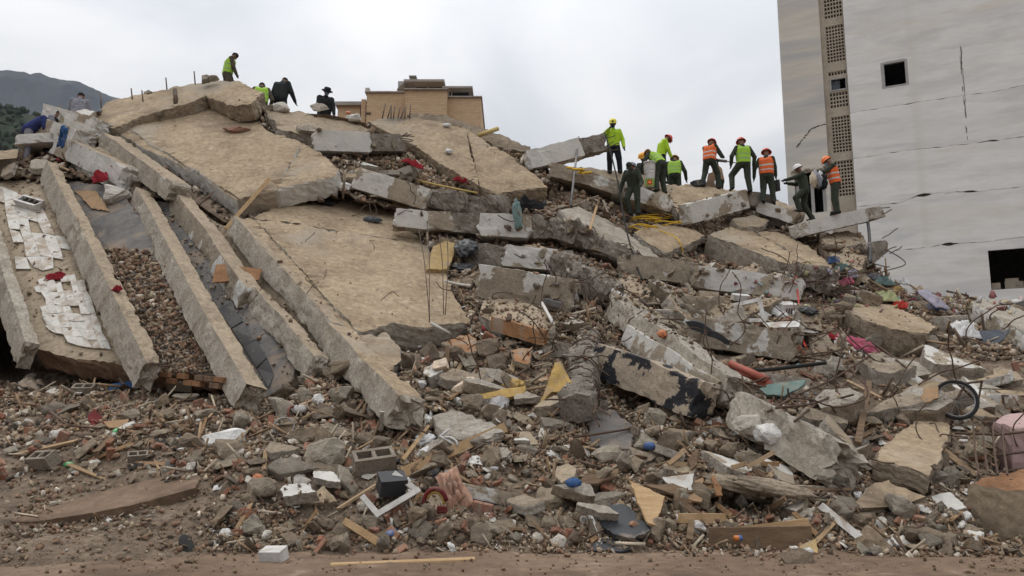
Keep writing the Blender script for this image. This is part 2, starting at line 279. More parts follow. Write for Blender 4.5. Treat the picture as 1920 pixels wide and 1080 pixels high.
# ------------------------------------------------------------------ the setting: ground, hills, house and tower behind
def grid_obj(name, xs, ys, zf, m, kind='structure', smooth=True):
    V = [(x, y, zf(x, y)) for y in ys for x in xs]; n = len(xs)
    F = [(j * n + i, j * n + i + 1, (j + 1) * n + i + 1, (j + 1) * n + i) for j in range(len(ys) - 1) for i in range(n - 1)]
    return obj(name, V, F, m, smooth=smooth, kind=kind, origin=np.zeros(3)), V, F
xs = np.concatenate([[-6000, -2500, -900, -300, -120, -60, -40, -28], np.arange(-20, 20.01, .22), [28, 40, 60, 120, 300, 900, 2500, 6000]])
ys = np.concatenate([[-800, -200, -60, -20, -6, 0, 3], np.arange(5, 16, .16), [18, 24, 32, 45, 70, 120, 300, 900, 2500, 6000]])
def gz(x, y):
    k = max(0, 1 - abs(x) / 40) * (1 if 2 < y < 18 else 0)
    return k * (.05 * fbm((x, y, 0), .5, 3) + .022 * fbm((x, y, 0), 2.2, 9)) - .004
ground, gv, gf = grid_obj('ground', list(xs), list(ys), gz, 'dirt'); solid(gv, gf, 'ground')

def hill(name, ridge, Y, depth, m, amp, fr, kind='structure', nrow=26, back=.8):
    px = np.concatenate([np.linspace(ridge[0][0], -60, 50), np.linspace(-50, 420, 120), np.linspace(440, ridge[-1][0], 30)]); py = np.interp(px, [a for a, b in ridge], [b for a, b in ridge]); V, F = [], []
    for j in range(nrow + 8):
        for a, b in zip(px, py):
            p = P(a, b, Y)
            if j <= nrow:
                f = j / nrow; q = np.array([p[0] * (1 - depth / Y * (1 - f)), Y - depth * (1 - f), p[2] * f ** 1.25])
            else:
                f = (j - nrow) / 8; q = np.array([p[0] * (1 + depth / Y * f), Y + depth * f * back, p[2] * (1 - f)])
            if 0 < j < nrow + 8: q[2] += amp * (noise.ridged_multi_fractal((q[0] * fr, q[1] * fr, 1.7), 1, 2.1, 5, 1, 2) - 1) * (1 if j != nrow else .35)
            V.append(q)
    n = len(px); F = [(j * n + i, j * n + i + 1, (j + 1) * n + i + 1, (j + 1) * n + i) for j in range(nrow + 7) for i in range(n - 1)]
    return obj(name, V, F, m, smooth=True, kind=kind, origin=np.zeros(3))
hill('mountain', [(-2200, 330), (-1200, 210), (-500, 150), (-120, 140), (0, 131), (45, 133), (56, 139), (75, 136), (95, 145), (140, 153), (165, 164), (190, 176), (232, 186), (300, 215), (500, 270), (900, 330), (1500, 400)], 2400, 1100, 'mountain', 30, .006)
wood = hill('wooded_hill', [(-1500, 90), (-500, 150), (-150, 185), (0, 202), (30, 206), (60, 214), (80, 223), (120, 250), (300, 330), (600, 420)], 420, 170, 'forest', 5, .03)
# its trees read as one dark mass
def hulls(n, pts, flatz=1.0, seed=0):
    out = []; r = random.Random(seed)
    for k in range(n):
        bm = bmesh.new()
        sx, sy, sz = r.uniform(.7, 1.2), r.uniform(.55, 1), r.uniform(.4, .85) * flatz
        for i in range(pts):
            v = Vector((r.gauss(0, 1), r.gauss(0, 1), r.gauss(0, 1))).normalized() * r.uniform(.42, .55); bm.verts.new((v.x * sx, v.y * sy, v.z * sz))
        bmesh.ops.convex_hull(bm, input=bm.verts)
        bmesh.ops.delete(bm, geom=[v for v in bm.verts if not v.link_faces], context='VERTS'); bmesh.ops.triangulate(bm, faces=bm.faces)
        bm.verts.index_update(); out.append((np.array([v.co[:] for v in bm.verts]), np.array([[v.index for v in f.verts] for f in bm.faces]))); bm.free()
    return out
def refine(tm, amp=.05, cuts=2, seed=0):
    out = []
    for k, (V, F) in enumerate(tm):
        bm = bmesh.new(); vs_l = [bm.verts.new(v) for v in V]
        for f in F: bm.faces.new([vs_l[i] for i in f])
        bmesh.ops.dissolve_limit(bm, angle_limit=R(9), verts=bm.verts, edges=bm.edges); bmesh.ops.triangulate(bm, faces=bm.faces)
        bmesh.ops.bevel(bm, geom=list(bm.edges), offset=.03, segments=1, affect='EDGES', clamp_overlap=True); bmesh.ops.triangulate(bm, faces=bm.faces)
        long = [e for e in bm.edges if e.calc_length() > .16]; bmesh.ops.subdivide_edges(bm, edges=long, cuts=cuts); bmesh.ops.triangulate(bm, faces=bm.faces); bm.normal_update()
        for v in bm.verts: v.co += v.normal * amp * (fbm(v.co, 2.6, k + seed) + .7 * fbm(v.co, 7.5, k * 2 + seed))
        bm.verts.index_update(); out.append((np.array([v.co[:] for v in bm.verts]), np.array([[v.index for v in f.verts] for f in bm.faces]))); bm.free()
    return out
ROCK = hulls(30, 13, 1, 1); SHARD = hulls(24, 11, .28, 2); LUMP = hulls(14, 26, 1.2, 3)
# brick-like and stick-like pieces
def boxt(hx, hy, hz, seed):
    r = random.Random(seed); V = np.array([(x * hx * r.uniform(.8, 1.05), y * hy * r.uniform(.8, 1.05), z * hz * r.uniform(.85, 1.05)) for x in (-1, 1) for y in (-1, 1) for z in (-1, 1)])
    F = np.array([(0, 1, 3), (0, 3, 2), (4, 6, 7), (4, 7, 5), (0, 4, 5), (0, 5, 1), (2, 3, 7), (2, 7, 6), (0, 2, 6), (0, 6, 4), (1, 5, 7), (1, 7, 3)]); return V, F
BRK = [boxt(.5, .26, .16, i) for i in range(10)]; STICK = [boxt(.5, .045, .022, 40 + i) for i in range(8)]
def rand_rot(n, tiltmax=None):
    q = rng.normal(size=(n, 4)); q /= np.linalg.norm(q, axis=1)[:, None]; w, x, y, z = q.T
    return np.stack([np.stack([1 - 2 * (y * y + z * z), 2 * (x * y - z * w), 2 * (x * z + y * w)], 1), np.stack([2 * (x * y + z * w), 1 - 2 * (x * x + z * z), 2 * (y * z - x * w)], 1), np.stack([2 * (x * z - y * w), 2 * (y * z + x * w), 1 - 2 * (x * x + y * y)], 1)], 1)
def stuff(name, label, cat, tmpl, pos, size, rot, cols, m='rubble', kind='stuff'):
    VV, FF, CC = [], [], []; b = 0; pick = rng.integers(0, len(tmpl), len(pos))
    for k in range(len(tmpl)):
        ix = np.nonzero(pick == k)[0]
        if not len(ix): continue
        V, F = tmpl[k]; w = np.einsum('nij,vj->nvi', rot[ix], V) * size[ix][:, None, None] + pos[ix][:, None, :]
        f = F[None] + (b + np.arange(len(ix)) * len(V))[:, None, None]; VV.append(w.reshape(-1, 3)); FF.append(f.reshape(-1, 3)); CC.append(np.repeat(cols[ix], len(V), 0)); b += len(ix) * len(V)
    V = np.concatenate(VV).astype(np.float32); F = np.concatenate(FF).astype(np.int32); C = np.concatenate(CC).astype(np.float32)
    me = bpy.data.meshes.new(name); me.vertices.add(len(V)); me.vertices.foreach_set('co', V.ravel()); me.loops.add(F.size); me.loops.foreach_set('vertex_index', F.ravel())
    me.polygons.add(len(F)); me.polygons.foreach_set('loop_start', np.arange(0, F.size, 3, dtype=np.int32)); me.update(calc_edges=True); me.validate()
    a = me.attributes.new('col', 'FLOAT_COLOR', 'POINT'); a.data.foreach_set('color', np.concatenate([C, np.ones((len(C), 1), np.float32)], 1).ravel())
    me.materials.append(MAT[m]); o = bpy.data.objects.new(name, me); COL.objects.link(o); return tag(o, label, cat, kind=kind)
wv = np.array([v.co[:] for v in wood.data.vertices]); wv = wv[(wv[:, 1] > 260) & (wv[:, 1] < 425)]
ii = rng.integers(0, len(wv), 9000); tp = wv[ii] + np.stack([rng.uniform(-9, 9, 9000), rng.uniform(-4, 4, 9000), rng.uniform(-1.2, .5, 9000)], 1)
stuff('hillside_trees', 'dark green trees covering the low hill below the mountain', 'trees', hulls(12, 22, 1.5, 9), tp, rng.uniform(2.4, 4.6, 9000), rand_rot(9000), np.stack([rng.uniform(.022, .038, 9000), rng.uniform(.032, .048, 9000), rng.uniform(.018, .028, 9000)], 1))

# ---- brick house behind the ridge
HY = 56.0
hb = empty('brick_house', P(790, 240, HY) * np.array([1, 1, 0]), 'ochre brick house with dark-windowed penthouse seen behind the collapsed ridge', 'house')
def hbox(name, x0, x1, ytop, ybot, Y, depth, m, parent=hb, dz=0):
    a, b = P(x0, ybot, Y), P(x1, ytop, Y); z0 = b[2] - 14 if ybot > 230 else a[2]
    mb = MB(); mb.box(((a[0] + b[0]) / 2, Y + depth / 2, (z0 + b[2]) / 2), E3, ((b[0] - a[0]) / 2, depth / 2, (b[2] - z0) / 2)); return mb.build(name, m, parent)
hbox('wall', 686, 760, 173, 240, HY, 9, 'brick_house'); hbox('wall', 758.5, 838, 167, 240, HY - 1.1, 9.5, 'brick_house'); hbox('wall', 838.4, 902, 182, 240, HY - .3, 9, 'brick_house')
hbox('wall', 676, 686, 186, 240, HY + .6, 8, 'brick_house'); hbox('wall', 632, 676, 196, 240, HY + 1, 8, 'brick_house')
for a in ((684, 760, 170.6, 173, HY - .15, 9.3), (757, 840, 165.2, 167.2, HY - 1.3, 9.8), (838.6, 904, 179.6, 182, HY - .45, 9.3)): hbox('coping', *a, 'brick_roof')
hbox('low_roof', 628, 688, 190, 196.5, HY + .7, 9, 'brick_roof')
pent = hbox('penthouse_wall', 746, 831, 152, 165.3, HY + 2, 5, 'patch_grey'); hbox('penthouse_wall', 832, 884, 164, 179.5, HY + 2.2, 5, 'patch_grey')
hbox('penthouse_roof', 757, 833, 148.4, 152.6, HY + .8, 7, 'brick_roof'); hbox('penthouse_roof', 829, 886, 161.2, 164.6, HY + 1, 7, 'brick_roof'); hbox('chimney', 768, 779, 143, 148.2, HY + 2.2, 1.2, 'brick_roof'); hbox('chimney_cap', 766.5, 780.5, 141.3, 143.1, HY + 2, 1.5, 'brick_roof')
for a in ((780, 801, 154, 165), (804, 829, 155, 166), (834, 847, 167, 179), (848, 879, 168, 179.4)): hbox('window', *a, HY + 1.9, .3, 'glass_dark')
for a in ((801.2, 803.8, 153.5, 166), (845.6, 848, 166, 179.4), (778, 780, 153, 166)): hbox('window_post', *a, HY + 1.8, .3, 'patch_grey')
mb = MB(); q0, q1, q2 = P(744, 167, HY + 1.5), P(758, 152, HY + .7), P(758, 167, HY + 1.5)
mb.add([q0, q2, q1 + (0, .2, 0), q0 + (0, 5, 0), q2 + (0, 5, 0), q1 + (0, 5, 0)], [(0, 1, 2), (3, 5, 4), (0, 2, 5, 3), (0, 3, 4, 1), (1, 4, 5, 2)]); mb.build('penthouse_slope', 'brick_roof', hb)
hbox('vent_pipe', 684.5, 692.5, 164.5, 173, HY + 1, .5, 'white_paintwood'); hbox('vent_grille', 686.5, 695, 210.5, 214, HY - .06, .1, 'tower_core')

# ---- white tower block on the right
TA = P(1478, 380, 41.0); te1 = unit((.89, -.456, 0)); tn = unit((-.456, -.89, 0)); tz = np.array([0, 0, 1.])
def W(px, py):
    d = ray(px, py); q = CAM + d * (np.dot(TA - CAM, tn) / np.dot(d, tn)); return float(np.dot(q - TA, te1)), float(q[2])
def tp3(s, z, o=0.0): return TA * (1, 1, 0) + te1 * s + tz * z + tn * o
tower = empty('tower_block', tp3(10, 0), 'tall white apartment tower with cracked blank wall and strip of lattice vents', 'building')
def panel(name, ss, lo, hi, m, parent, off=0.0, th=.25, holes=()):
    """a slab of wall between the lines lo(s) and hi(s); holes = (s0, s1, z0, z1)"""
    ss = sorted(set([float(x) for x in ss] + [h[k] for h in holes for k in (0, 1)])); mb = MB()
    def cell(a, b, l0, l1, h0, h1):
        f = [tp3(a, l0, off), tp3(b, l1, off), tp3(b, h1, off), tp3(a, h0, off)]; k = [p - tn * th for p in f]
        mb.add(f + k, [(0, 1, 2, 3), (3, 2, 6, 7), (0, 4, 5, 1)])
    def side(a, l, h): f = [tp3(a, l, off), tp3(a, h, off), tp3(a, h, off - th), tp3(a, l, off - th)]; mb.add(f, [(0, 1, 2, 3)])
    for a, b in zip(ss[:-1], ss[1:]):
        c = (a + b) / 2; hs = sorted([h for h in holes if h[0] <= c <= h[1]], key=lambda h: h[2]); l0, l1 = lo(a), lo(b)
        for h in hs: cell(a, b, l0, l1, h[2], h[2]); l0 = l1 = h[3]
        cell(a, b, l0, l1, hi(a), hi(b))
    side(ss[0], lo(ss[0]), hi(ss[0])); side(ss[-1], lo(ss[-1]), hi(ss[-1]))
    for h in holes: side(h[0], h[2], h[3]); side(h[1], h[2], h[3])
    return mb.build(name, m, parent)
sL = W(1478, 380)[0]; sV0 = W(1553, 300)[0]; sV1 = W(1600, 300)[0]; sR = sV1 + 30; ZT = 34.0
CR = [([(1596, 125), (1700, 106), (1800, 89), (1920, 71)], .004, 0.012), ([(1595, 212), (1625, 207), (1680, 198), (1730, 190), (1800, 180), (1860, 172), (1920, 160)], .03, .18),
      ([(1604, 297), (1645, 291), (1700, 282), (1760, 276), (1820, 269), (1875, 262), (1920, 256)], .034, .22), ([(1608, 387), (1690, 380), (1720, 367), (1760, 362), (1840, 358), (1920, 350)], .03, .24), ([(1640, 474), (1720, 466), (1775, 458), (1850, 453), (1920, 444)], .03, .26)]
lines = []
for k, (pl, g0, g1) in enumerate(CR):
    sz = [W(*p) for p in pl]; a = [q[0] for q in sz]; b = [q[1] for q in sz]
    def f(s, sg, a=a, b=b, k=k, g0=g0, g1=g1):
        z = float(np.interp(s, a, b)) + .035 * noise.noise((s * 2.1, k * 7, 0)) + .025 * noise.noise((s * 7, k * 3, 2))
        g = g0 * max(0, noise.noise((s * 2.6, k * 5, 4)) + .3) + g1 * max(0, noise.noise((s * .9, k * 9, 1)) - .28) ** 1.1 * (1 + .8 * noise.noise((s * 9, k, 6)))
        if k >= 3: g += .16 * max(0, 1 - abs(s - W(1735 if k == 3 else 1775, 400)[0]) / .35) ** .7 * (.7 + .6 * noise.noise((s * 8, k, 3)))
        return z + sg * max(g, .0015) * .8
    lines.append(f)
win = W(1657, 121) + W(1699, 156); win = (win[0], win[2], win[3], W(1657, 121)[1]); opn = (W(1854, 490)[0], W(2010, 490)[0], W(1854, 532)[1] - .3, W(1854, 462)[1] - .2)
ssm = np.concatenate([np.arange(sV1, sV1 + 16, .11), np.arange(sV1 + 16, sR, 1.0)])
low = lambda s: -1.0
for k in range(6):
    lo = (lambda s, f=lines[k]: f(s, 1)) if k < 5 else low
    hi = (lambda s, f=lines[k - 1]: f(s, -1)) if k > 0 else (lambda s: ZT)
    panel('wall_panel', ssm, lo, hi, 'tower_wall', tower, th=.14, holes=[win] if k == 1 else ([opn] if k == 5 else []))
for k in range(5):
    fl = (lambda s, f=lines[k]: f(s, -1) - .5); fh = (lambda s, f=lines[k]: f(s, 1) + .5)
    for sa, sb in (((sV1, win[0] - .05), (win[1] + .05, sR - 1)) if k in (0, 1) else ((sV1, opn[0] - .05), (opn[1] + .05, sR - 1)) if k == 4 else ((sV1, sR - 1),)): panel('crack_core', np.linspace(sa, sb, 24), fl, fh, 'tower_core', tower, off=-.10, th=.1)
# mortar patch round the window, opening and doorway
mb = MB()
for (a, b, c, d) in ((win[0] - .16, win[0], win[2] - .1, win[3] + .1), (win[1], win[1] + .13, win[2] - .1, win[3] + .1), (win[0] - .02, win[1] + .02, win[3], win[3] + .13), (win[0], win[1], win[2] - .1, win[2])):
    mb.box(tp3((a + b) / 2, (c + d) / 2, -.04), (te1, tn, tz), ((b - a) / 2, .046, (d - c) / 2))
mb.build('window_surround', 'patch_grey', tower)
# left pier with broken doorway, the vent strip and its lattices
door = (W(1490, 350)[0], W(1553, 350)[0] - .12, W(1500, 402)[1], W(1500, 322)[1])
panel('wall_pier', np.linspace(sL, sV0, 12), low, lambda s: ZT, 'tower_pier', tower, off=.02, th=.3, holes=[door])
vs_ = [(-40, 28), (43, 112), (170, 199), (216, 284), (300, 367)]; zs = []
spx = 1570
vh = [(sV0 + .25, sV1 - .06, W(spx, b)[1], W(spx, a)[1]) for a, b in vs_]
wv2 = (sV0 + .3, sV1 - .08, W(spx, 169.5)[1] + .06, W(spx, 143)[1]); row1 = (sV0 + .25, sV1 - .06, W(spx, 137.5)[1], W(spx, 130)[1])
extra = [(sV0 + .25, sV1 - .06, W(spx, b)[1], W(spx, a)[1]) for a, b in ((-125, -55), (-210, -140))]
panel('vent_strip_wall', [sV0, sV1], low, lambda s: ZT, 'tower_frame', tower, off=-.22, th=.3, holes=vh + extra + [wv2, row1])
def lattice(h, cols, rows):
    mb = MB(); w = (h[1] - h[0]) / cols; v = (h[3] - h[2]) / rows
    for i in range(cols + 1): mb.box(tp3(h[0] + w * i, (h[2] + h[3]) / 2, -.33), (te1, tn, tz), (w * .17, .085, (h[3] - h[2]) / 2))
    for j in range(rows + 1): mb.box(tp3((h[0] + h[1]) / 2, h[2] + v * j, -.335), (te1, tn, tz), ((h[1] - h[0]) / 2, .08, v * .17))
    mb.build('vent_lattice', 'tower_frame', tower)
for h, r in zip(vh + extra, (9, 11, 4, 11, 10, 11, 11)): lattice(h, 6, r)
lattice(row1, 6, 1)
mb = MB(); c0, c1, z0, z1 = wv2
for a, b, c, d in ((c0, c0 + .07, z0, z1), (c1 - .05, c1, z0, z1), (c0 + .07, c1 - .05, z1 - .07, z1), (c0 + .07, c1 - .05, z0, z0 + .07)): mb.box(tp3((a + b) / 2, (c + d) / 2, -.24), (te1, tn, tz), ((b - a) / 2, .05, (d - c) / 2))
wf = mb.build('window_frame', 'patch_grey', tower); MB().box(tp3((c0 + c1) / 2 - .14, (z0 + z1) / 2, -.36), (te1, tn, tz), ((c1 - c0) / 4, .02, (z1 - z0) / 2)).build('pane', 'sheet_slate', tower)
# rest of the body: back, roof, inner floors so that openings stay dark
mb = MB(); D = 12.0
mb.box(tp3((sL + sR) / 2, ZT / 2, -D), (te1, tn, tz), ((sR - sL) / 2, .15, ZT / 2)); mb.box(tp3(sL + .16, ZT / 2, -D / 2 - .2), (te1, tn, tz), (.15, D / 2 - .1, ZT / 2)); mb.box(tp3(sR - .2, ZT / 2, -D / 2 - .2), (te1, tn, tz), (.15, D / 2 - .1, ZT / 2)); mb.box(tp3((sL + sR) / 2, ZT + .1, -D / 2), (te1, tn, tz), ((sR - sL) / 2 + .1, D / 2 + .1, .1))
mb.build('outer_walls', 'tower_wall', tower)
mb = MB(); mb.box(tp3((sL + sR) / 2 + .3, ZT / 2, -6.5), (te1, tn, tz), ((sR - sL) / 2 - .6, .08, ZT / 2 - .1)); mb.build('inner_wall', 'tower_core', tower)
mb = MB(); dz0 = door[2]
for a, w, zz in ((.05, .1, 1.9), (.75, .08, 1.9), (1.35, .1, 1.7), (1.9, .07, 1.8)): mb.box(tp3(door[0] + a + .1, dz0 + zz / 2, -.2), (te1, tn, tz), (w, .06, zz / 2))
mb.build('door_jamb', 'patch_grey', tower)
mb = MB()
for k in range(26):   # broken plaster lip round the doorway
    s = random.uniform(door[0] - .1, door[1] + .1); mb.box(tp3(s, door[3] + random.uniform(-.1, .06), .0), (te1, tn, tz), (random.uniform(.05, .2), .035, random.uniform(.04, .12)))
mb.build('broken_lintel', 'tower_frame', tower)
mb = MB()     # long vertical scrape
for k in range(46):
    py = random.uniform(88, 262); pxc = 1801 + (py - 90) * .075; spread = 3 if py < 190 else 1.5
    s, z = W(pxc + random.uniform(-spread, spread) * .8, py); mb = MB(); mb.box(tp3(s, z, .001), (te1, tn, tz), (random.uniform(.004, .013), .003, random.uniform(.06, .25) * (1 if py < 200 else .6))); mb.build('scrape_mark', 'tower_core', tower)
mb = MB()     # crack climbing the pier
pl = [(1495, 275), (1508, 258), (1520, 243), (1526, 240), (1537, 236), (1547, 233)]
for (a, b), (c, d) in zip(pl[:-1], pl[1:]):
    for t in np.linspace(0, 1, 9):
        if random.random() < .3: continue
        s, z = W(a + (c - a) * t + random.uniform(-.6, .6), b + (d - b) * t + random.uniform(-.6, .6)); mb.box(tp3(s, z, .02), (te1, tn, tz), (random.uniform(.02, .07), .004, random.uniform(.01, .035)))
mb.build('pier_crack', 'tower_core', tower)
mb = MB()     # what stands inside the big opening
for k in range(7):
    s = random.uniform(opn[0] + .1, opn[0] + 2.2); mb.box(tp3(s, opn[2] + .25, -random.uniform(.5, 1.3)), (te1, tn, tz), (random.uniform(.08, .3), .15, random.uniform(.15, .5)))
mb.build('broken_fittings', 'tower_frame', tower)
# ------------------------------------------------------------------ fallen slabs, beams and columns
def plane3(pl):
    a, b, c = [S(*p) for p in pl]; n = unit(np.cross(b - a, c - a)); n = n if n[2] > 0 else -n; return a, n
def onplane(px, py, o, n):
    d = ray(px, py); return CAM + d * (np.dot(o - CAM, n) / np.dot(d, n))
ALLSLAB = []
def basis0(n, rot):
    x = np.array([1., 0, 0]); x = unit(x - n * np.dot(x, n)); y = np.cross(n, x); c, s_ = math.cos(R(rot)), math.sin(R(rot)); return x * c + y * s_, y * c - x * s_, n
def slab(label, poly, pl, th, top='slab_top', side='concrete_raw', jag=.06, und=.028, ds=.10, name='concrete_slab', cat='concrete slab', group=None, sag=0.0, parent=None):
    jag = jag * .62; o, n = plane3(pl); pts = [onplane(x, y, o, n) for x, y in poly]; u = unit(np.cross(n, (0, 1, 0))); w = np.cross(n, u)
    ring = []
    for a, b in zip(pts, pts[1:] + pts[:1]):
        k = max(1, int(np.linalg.norm(b - a) / ds)); e = unit(b - a); q = np.cross(e, n)
        for i in range(k):
            p = a + (b - a) * i / k; ring.append(p + q * jag * (1.5 * fbm(p, 1.1, 5) + .55 * random.uniform(-1, 1) * (i > 0)) + e * random.uniform(-.2, .2) * ds * (i > 0))
    c2 = lambda p: Vector((float(np.dot(p - o, u)), float(np.dot(p - o, w))))
    r2 = [c2(p) for p in ring]; xs_ = [v.x for v in r2]; ys_ = [v.y for v in r2]; st = .34
    m = len(r2); inner = []
    import itertools
    A = np.array([(v.x, v.y) for v in r2]); B = np.roll(A, -1, 0)
    for x in np.arange(min(xs_), max(xs_), st):
        for y in np.arange(min(ys_), max(ys_), st):
            xx, yy = x + random.uniform(-.1, .1), y + random.uniform(-.1, .1)
            cr = ((A[:, 1] > yy) != (B[:, 1] > yy)) & (xx < (B[:, 0] - A[:, 0]) * (yy - A[:, 1]) / (B[:, 1] - A[:, 1] + 1e-12) + A[:, 0])
            if cr.sum() % 2 and ((A[:, 0] - xx) ** 2 + (A[:, 1] - yy) ** 2).min() > .025: inner.append(Vector((xx, yy)))
    r = geometry.delaunay_2d_cdt(r2 + inner, [(i, (i + 1) % m) for i in range(m)], [], 1, 1e-5)
    vs2, fs = r[0], [tuple(f) for f in r[2]]; orig = r[3]
    V = []
    for k, v in enumerate(vs2):
        p = o + u * v.x + w * v.y; edge = k < len(orig) and any(i < m for i in orig[k])
        h = und * (1.2 * fbm(p, .6, 2) + .5 * fbm(p, 2.5, 8)) - (abs(random.gauss(0, .025)) if edge else 0); V.append(p + n * h)
    # boundary loop in order
    loop = [None] * m
    for k in range(len(vs2)):
        for i in orig[k]:
            if i < m: loop[i] = k
    loop = [k for k in loop if k is not None]; nt = len(V); F = []; MI = []
    for f in fs:
        a, b, c = [np.array(V[i]) for i in f[:3]]
        F.append(f if np.dot(np.cross(b - a, c - a), n) > 0 else f[::-1]); MI.append(0)
    ctr = np.mean(ring, 0); prev = loop; rows = [(.08, .015), (.2, .03), (.34, .04), (.5, .05), (.66, .05), (.82, .045), (1.0, -.02)]
    L = [np.array(V[i]) for i in loop]; area = sum(np.dot(np.cross(L[i] - L[0], L[(i + 1) % len(L)] - L[0]), n) for i in range(len(L))); ccw = area > 0
    out = []
    for i in range(len(L)):
        e = unit(L[(i + 1) % len(L)] - L[i - 1]); q = np.cross(e, n); out.append(q if ccw else -q)
    for d, am in rows:
        cur = []
        for i, p in enumerate(L):
            q = p - n * th * d * (1 + .10 * random.uniform(-1, 1) * (d == 1)) + out[i] * (am * .35 + jag * (1.0 * fbm(p - n * d * th, 1.9, 3) + .55 * fbm(p - n * d * th, 7, 4)) + .010 * random.uniform(-1, 1)) * (1 if d < 1 else 1)
            cur.append(len(V)); V.append(q)
        for i in range(len(L)):
            j = (i + 1) % len(L); f = (prev[i], cur[i], cur[j], prev[j]); F.append(f if ccw else f[::-1]); MI.append(1)
        prev = cur
    bot = {k: prev[i] for i, k in enumerate(loop)}; base = len(V); mp = {}
    for f in fs:
        g = []
        for k in f:
            if k in bot: g.append(bot[k])
            else:
                if k not in mp: mp[k] = len(V); V.append(np.array(V[k]) - n * th)
                g.append(mp[k])
        a, b, c = [np.array(V[i]) for i in g[:3]]
        F.append(tuple(g) if np.dot(np.cross(b - a, c - a), n) < 0 else tuple(g[::-1])); MI.append(1)
    ob = obj(name, V, F, [top, side], parent, mi=MI, label=label, cat=cat, group=group, kind='thing' if label else None); solid(V, F, label or (parent['label'] if parent else 'slab')); ALLSLAB.append((V, F)); return ob
def clip(poly, a, b, side):
    out = []; f = lambda p: ((b[0] - a[0]) * (p[1] - a[1]) - (b[1] - a[1]) * (p[0] - a[0])) * side
    for p, q in zip(poly, poly[1:] + poly[:1]):
        fp, fq = f(p), f(q)
        if fp >= 0: out.append(p)
        if fp * fq < 0: t = fp / (fp - fq); out.append((p[0] + (q[0] - p[0]) * t, p[1] + (q[1] - p[1]) * t))
    return out
def cracked(label, poly, cuts, pl, th, top, side, jag):
    """one slab broken along cut lines; the further pieces are its parts, a little sunk"""
    pcs = [poly]
    for a, b in cuts:
        nx = []
        L_ = math.hypot(b[0] - a[0], b[1] - a[1]); ox, oy = (b[1] - a[1]) / L_ * .8, -(b[0] - a[0]) / L_ * .8
        for p in pcs:
            for sd in (1, -1):
                c = clip(p, (a[0] - ox * sd, a[1] - oy * sd), (b[0] - ox * sd, b[1] - oy * sd), sd)
                if len(c) > 2: nx.append(c)
        pcs = nx
    pcs.sort(key=lambda p: -abs(sum(p[i][0] * p[(i + 1) % len(p)][1] - p[(i + 1) % len(p)][0] * p[i][1] for i in range(len(p))))); root = None
    for k, p in enumerate(pcs):
        q = [(x, y, o + (.035 * (k + 1) if k else 0)) for x, y, o in pl]
        if root is None: root = slab(label, p, q, th, top, side, jag=jag)
        else: slab(None, p, q, th, top, side, jag=jag, name='slab_piece', parent=root, cat=None)
    return root
def boxbeam(a, b, w, h, roll=0, rough=.035, ds=.085, taper=1.0, ridge=0):
    """rough prism from a to b, w across, h high -> verts, faces, frame"""
    t = unit(b - a); up = np.array([0, 0, 1.]); x = unit(np.cross(t, up)); z = np.cross(x, t); c, s = math.cos(R(roll)), math.sin(R(roll)); x, z = x * c + z * s, z * c - x * s
    n = max(3, int(np.linalg.norm(b - a) / ds)); nu = 7; sec = []
    for k in range(nu): sec.append((-1 + 2 * k / nu, 1))
    for k in range(nu): sec.append((1, 1 - 2 * k / nu))
    for k in range(nu): sec.append((1 - 2 * k / nu, -1))
    for k in range(nu): sec.append((-1, -1 + 2 * k / nu))
    m = len(sec); V, F = [], []
    for i in range(n + 1):
        f = i / n; p = a + (b - a) * f + (z * noise.noise((a[0], f * 3, 1)) + x * noise.noise((a[0], f * 3, 9))) * min(.09, np.linalg.norm(b - a) * .018) * math.sin(math.pi * f); tp_ = 1 + (taper - 1) * f
        for (u, v) in sec:
            q = p + x * u * w / 2 * tp_ + z * v * h / 2 * tp_; cor = 1.6 if abs(u) == 1 and abs(v) == 1 else 1.0
            dirv = unit(x * u + z * v); sp_ = min(1, max(0, (fbm(q, .9, 4) + .12) * 2.2)); ed_ = max(abs(u), abs(v)) + min(abs(u), abs(v)) - 1
            dn = rough * (.16 * fbm(q, 5, 7) + .06 * fbm(q, 16, 3) + sp_ * (.55 * fbm(q, 3.0, 7) + .4 * fbm(q, 8, 2) - .25)) - max(0, ed_ - .5) * 2 * rough * (.05 + 2.0 * max(0, fbm(q, 2.0, 9) - .22) + .2 * abs(fbm(q, 9, 1))); q = q + dirv * dn
            if i in (0, n): q = q + t * rough * 2.2 * fbm(q, 2.6, 1)
            V.append(q)
    for i in range(n):
        for k in range(m): F.append((i * m + k, i * m + (k + 1) % m, (i + 1) * m + (k + 1) % m, (i + 1) * m + k))
    for i, sg in ((0, 1), (n, -1)):
        prev = [i * m + k for k in range(m)]; c0 = np.mean([V[k] for k in prev], 0)
        for q_ in (.78, .55, .3):
            cur = []
            for k in range(m):
                p = c0 + (V[i * m + k] - c0) * q_; p = p - t * sg * rough * (.4 + 2.2 * fbm(p, 2.2, 3) + 1.0 * fbm(p, 7, 5)); cur.append(len(V)); V.append(p)
            for k in range(m): f = (prev[k], cur[k], cur[(k + 1) % m], prev[(k + 1) % m]); F.append(f if sg == -1 else f[::-1])
            prev = cur
        F.append(tuple(prev[::-1]) if sg == -1 else tuple(prev))
    return V, F, (t, x, z)
def rebar_path(p, d, L, bend=.3, n=5):
    pts = [np.asarray(p, float)]; d = unit(d)
    for k in range(n):
        d = unit(d + bend * rng.normal(0, .35, 3)); pts.append(pts[-1] + d * L / n)
    return catmull(pts, 3)
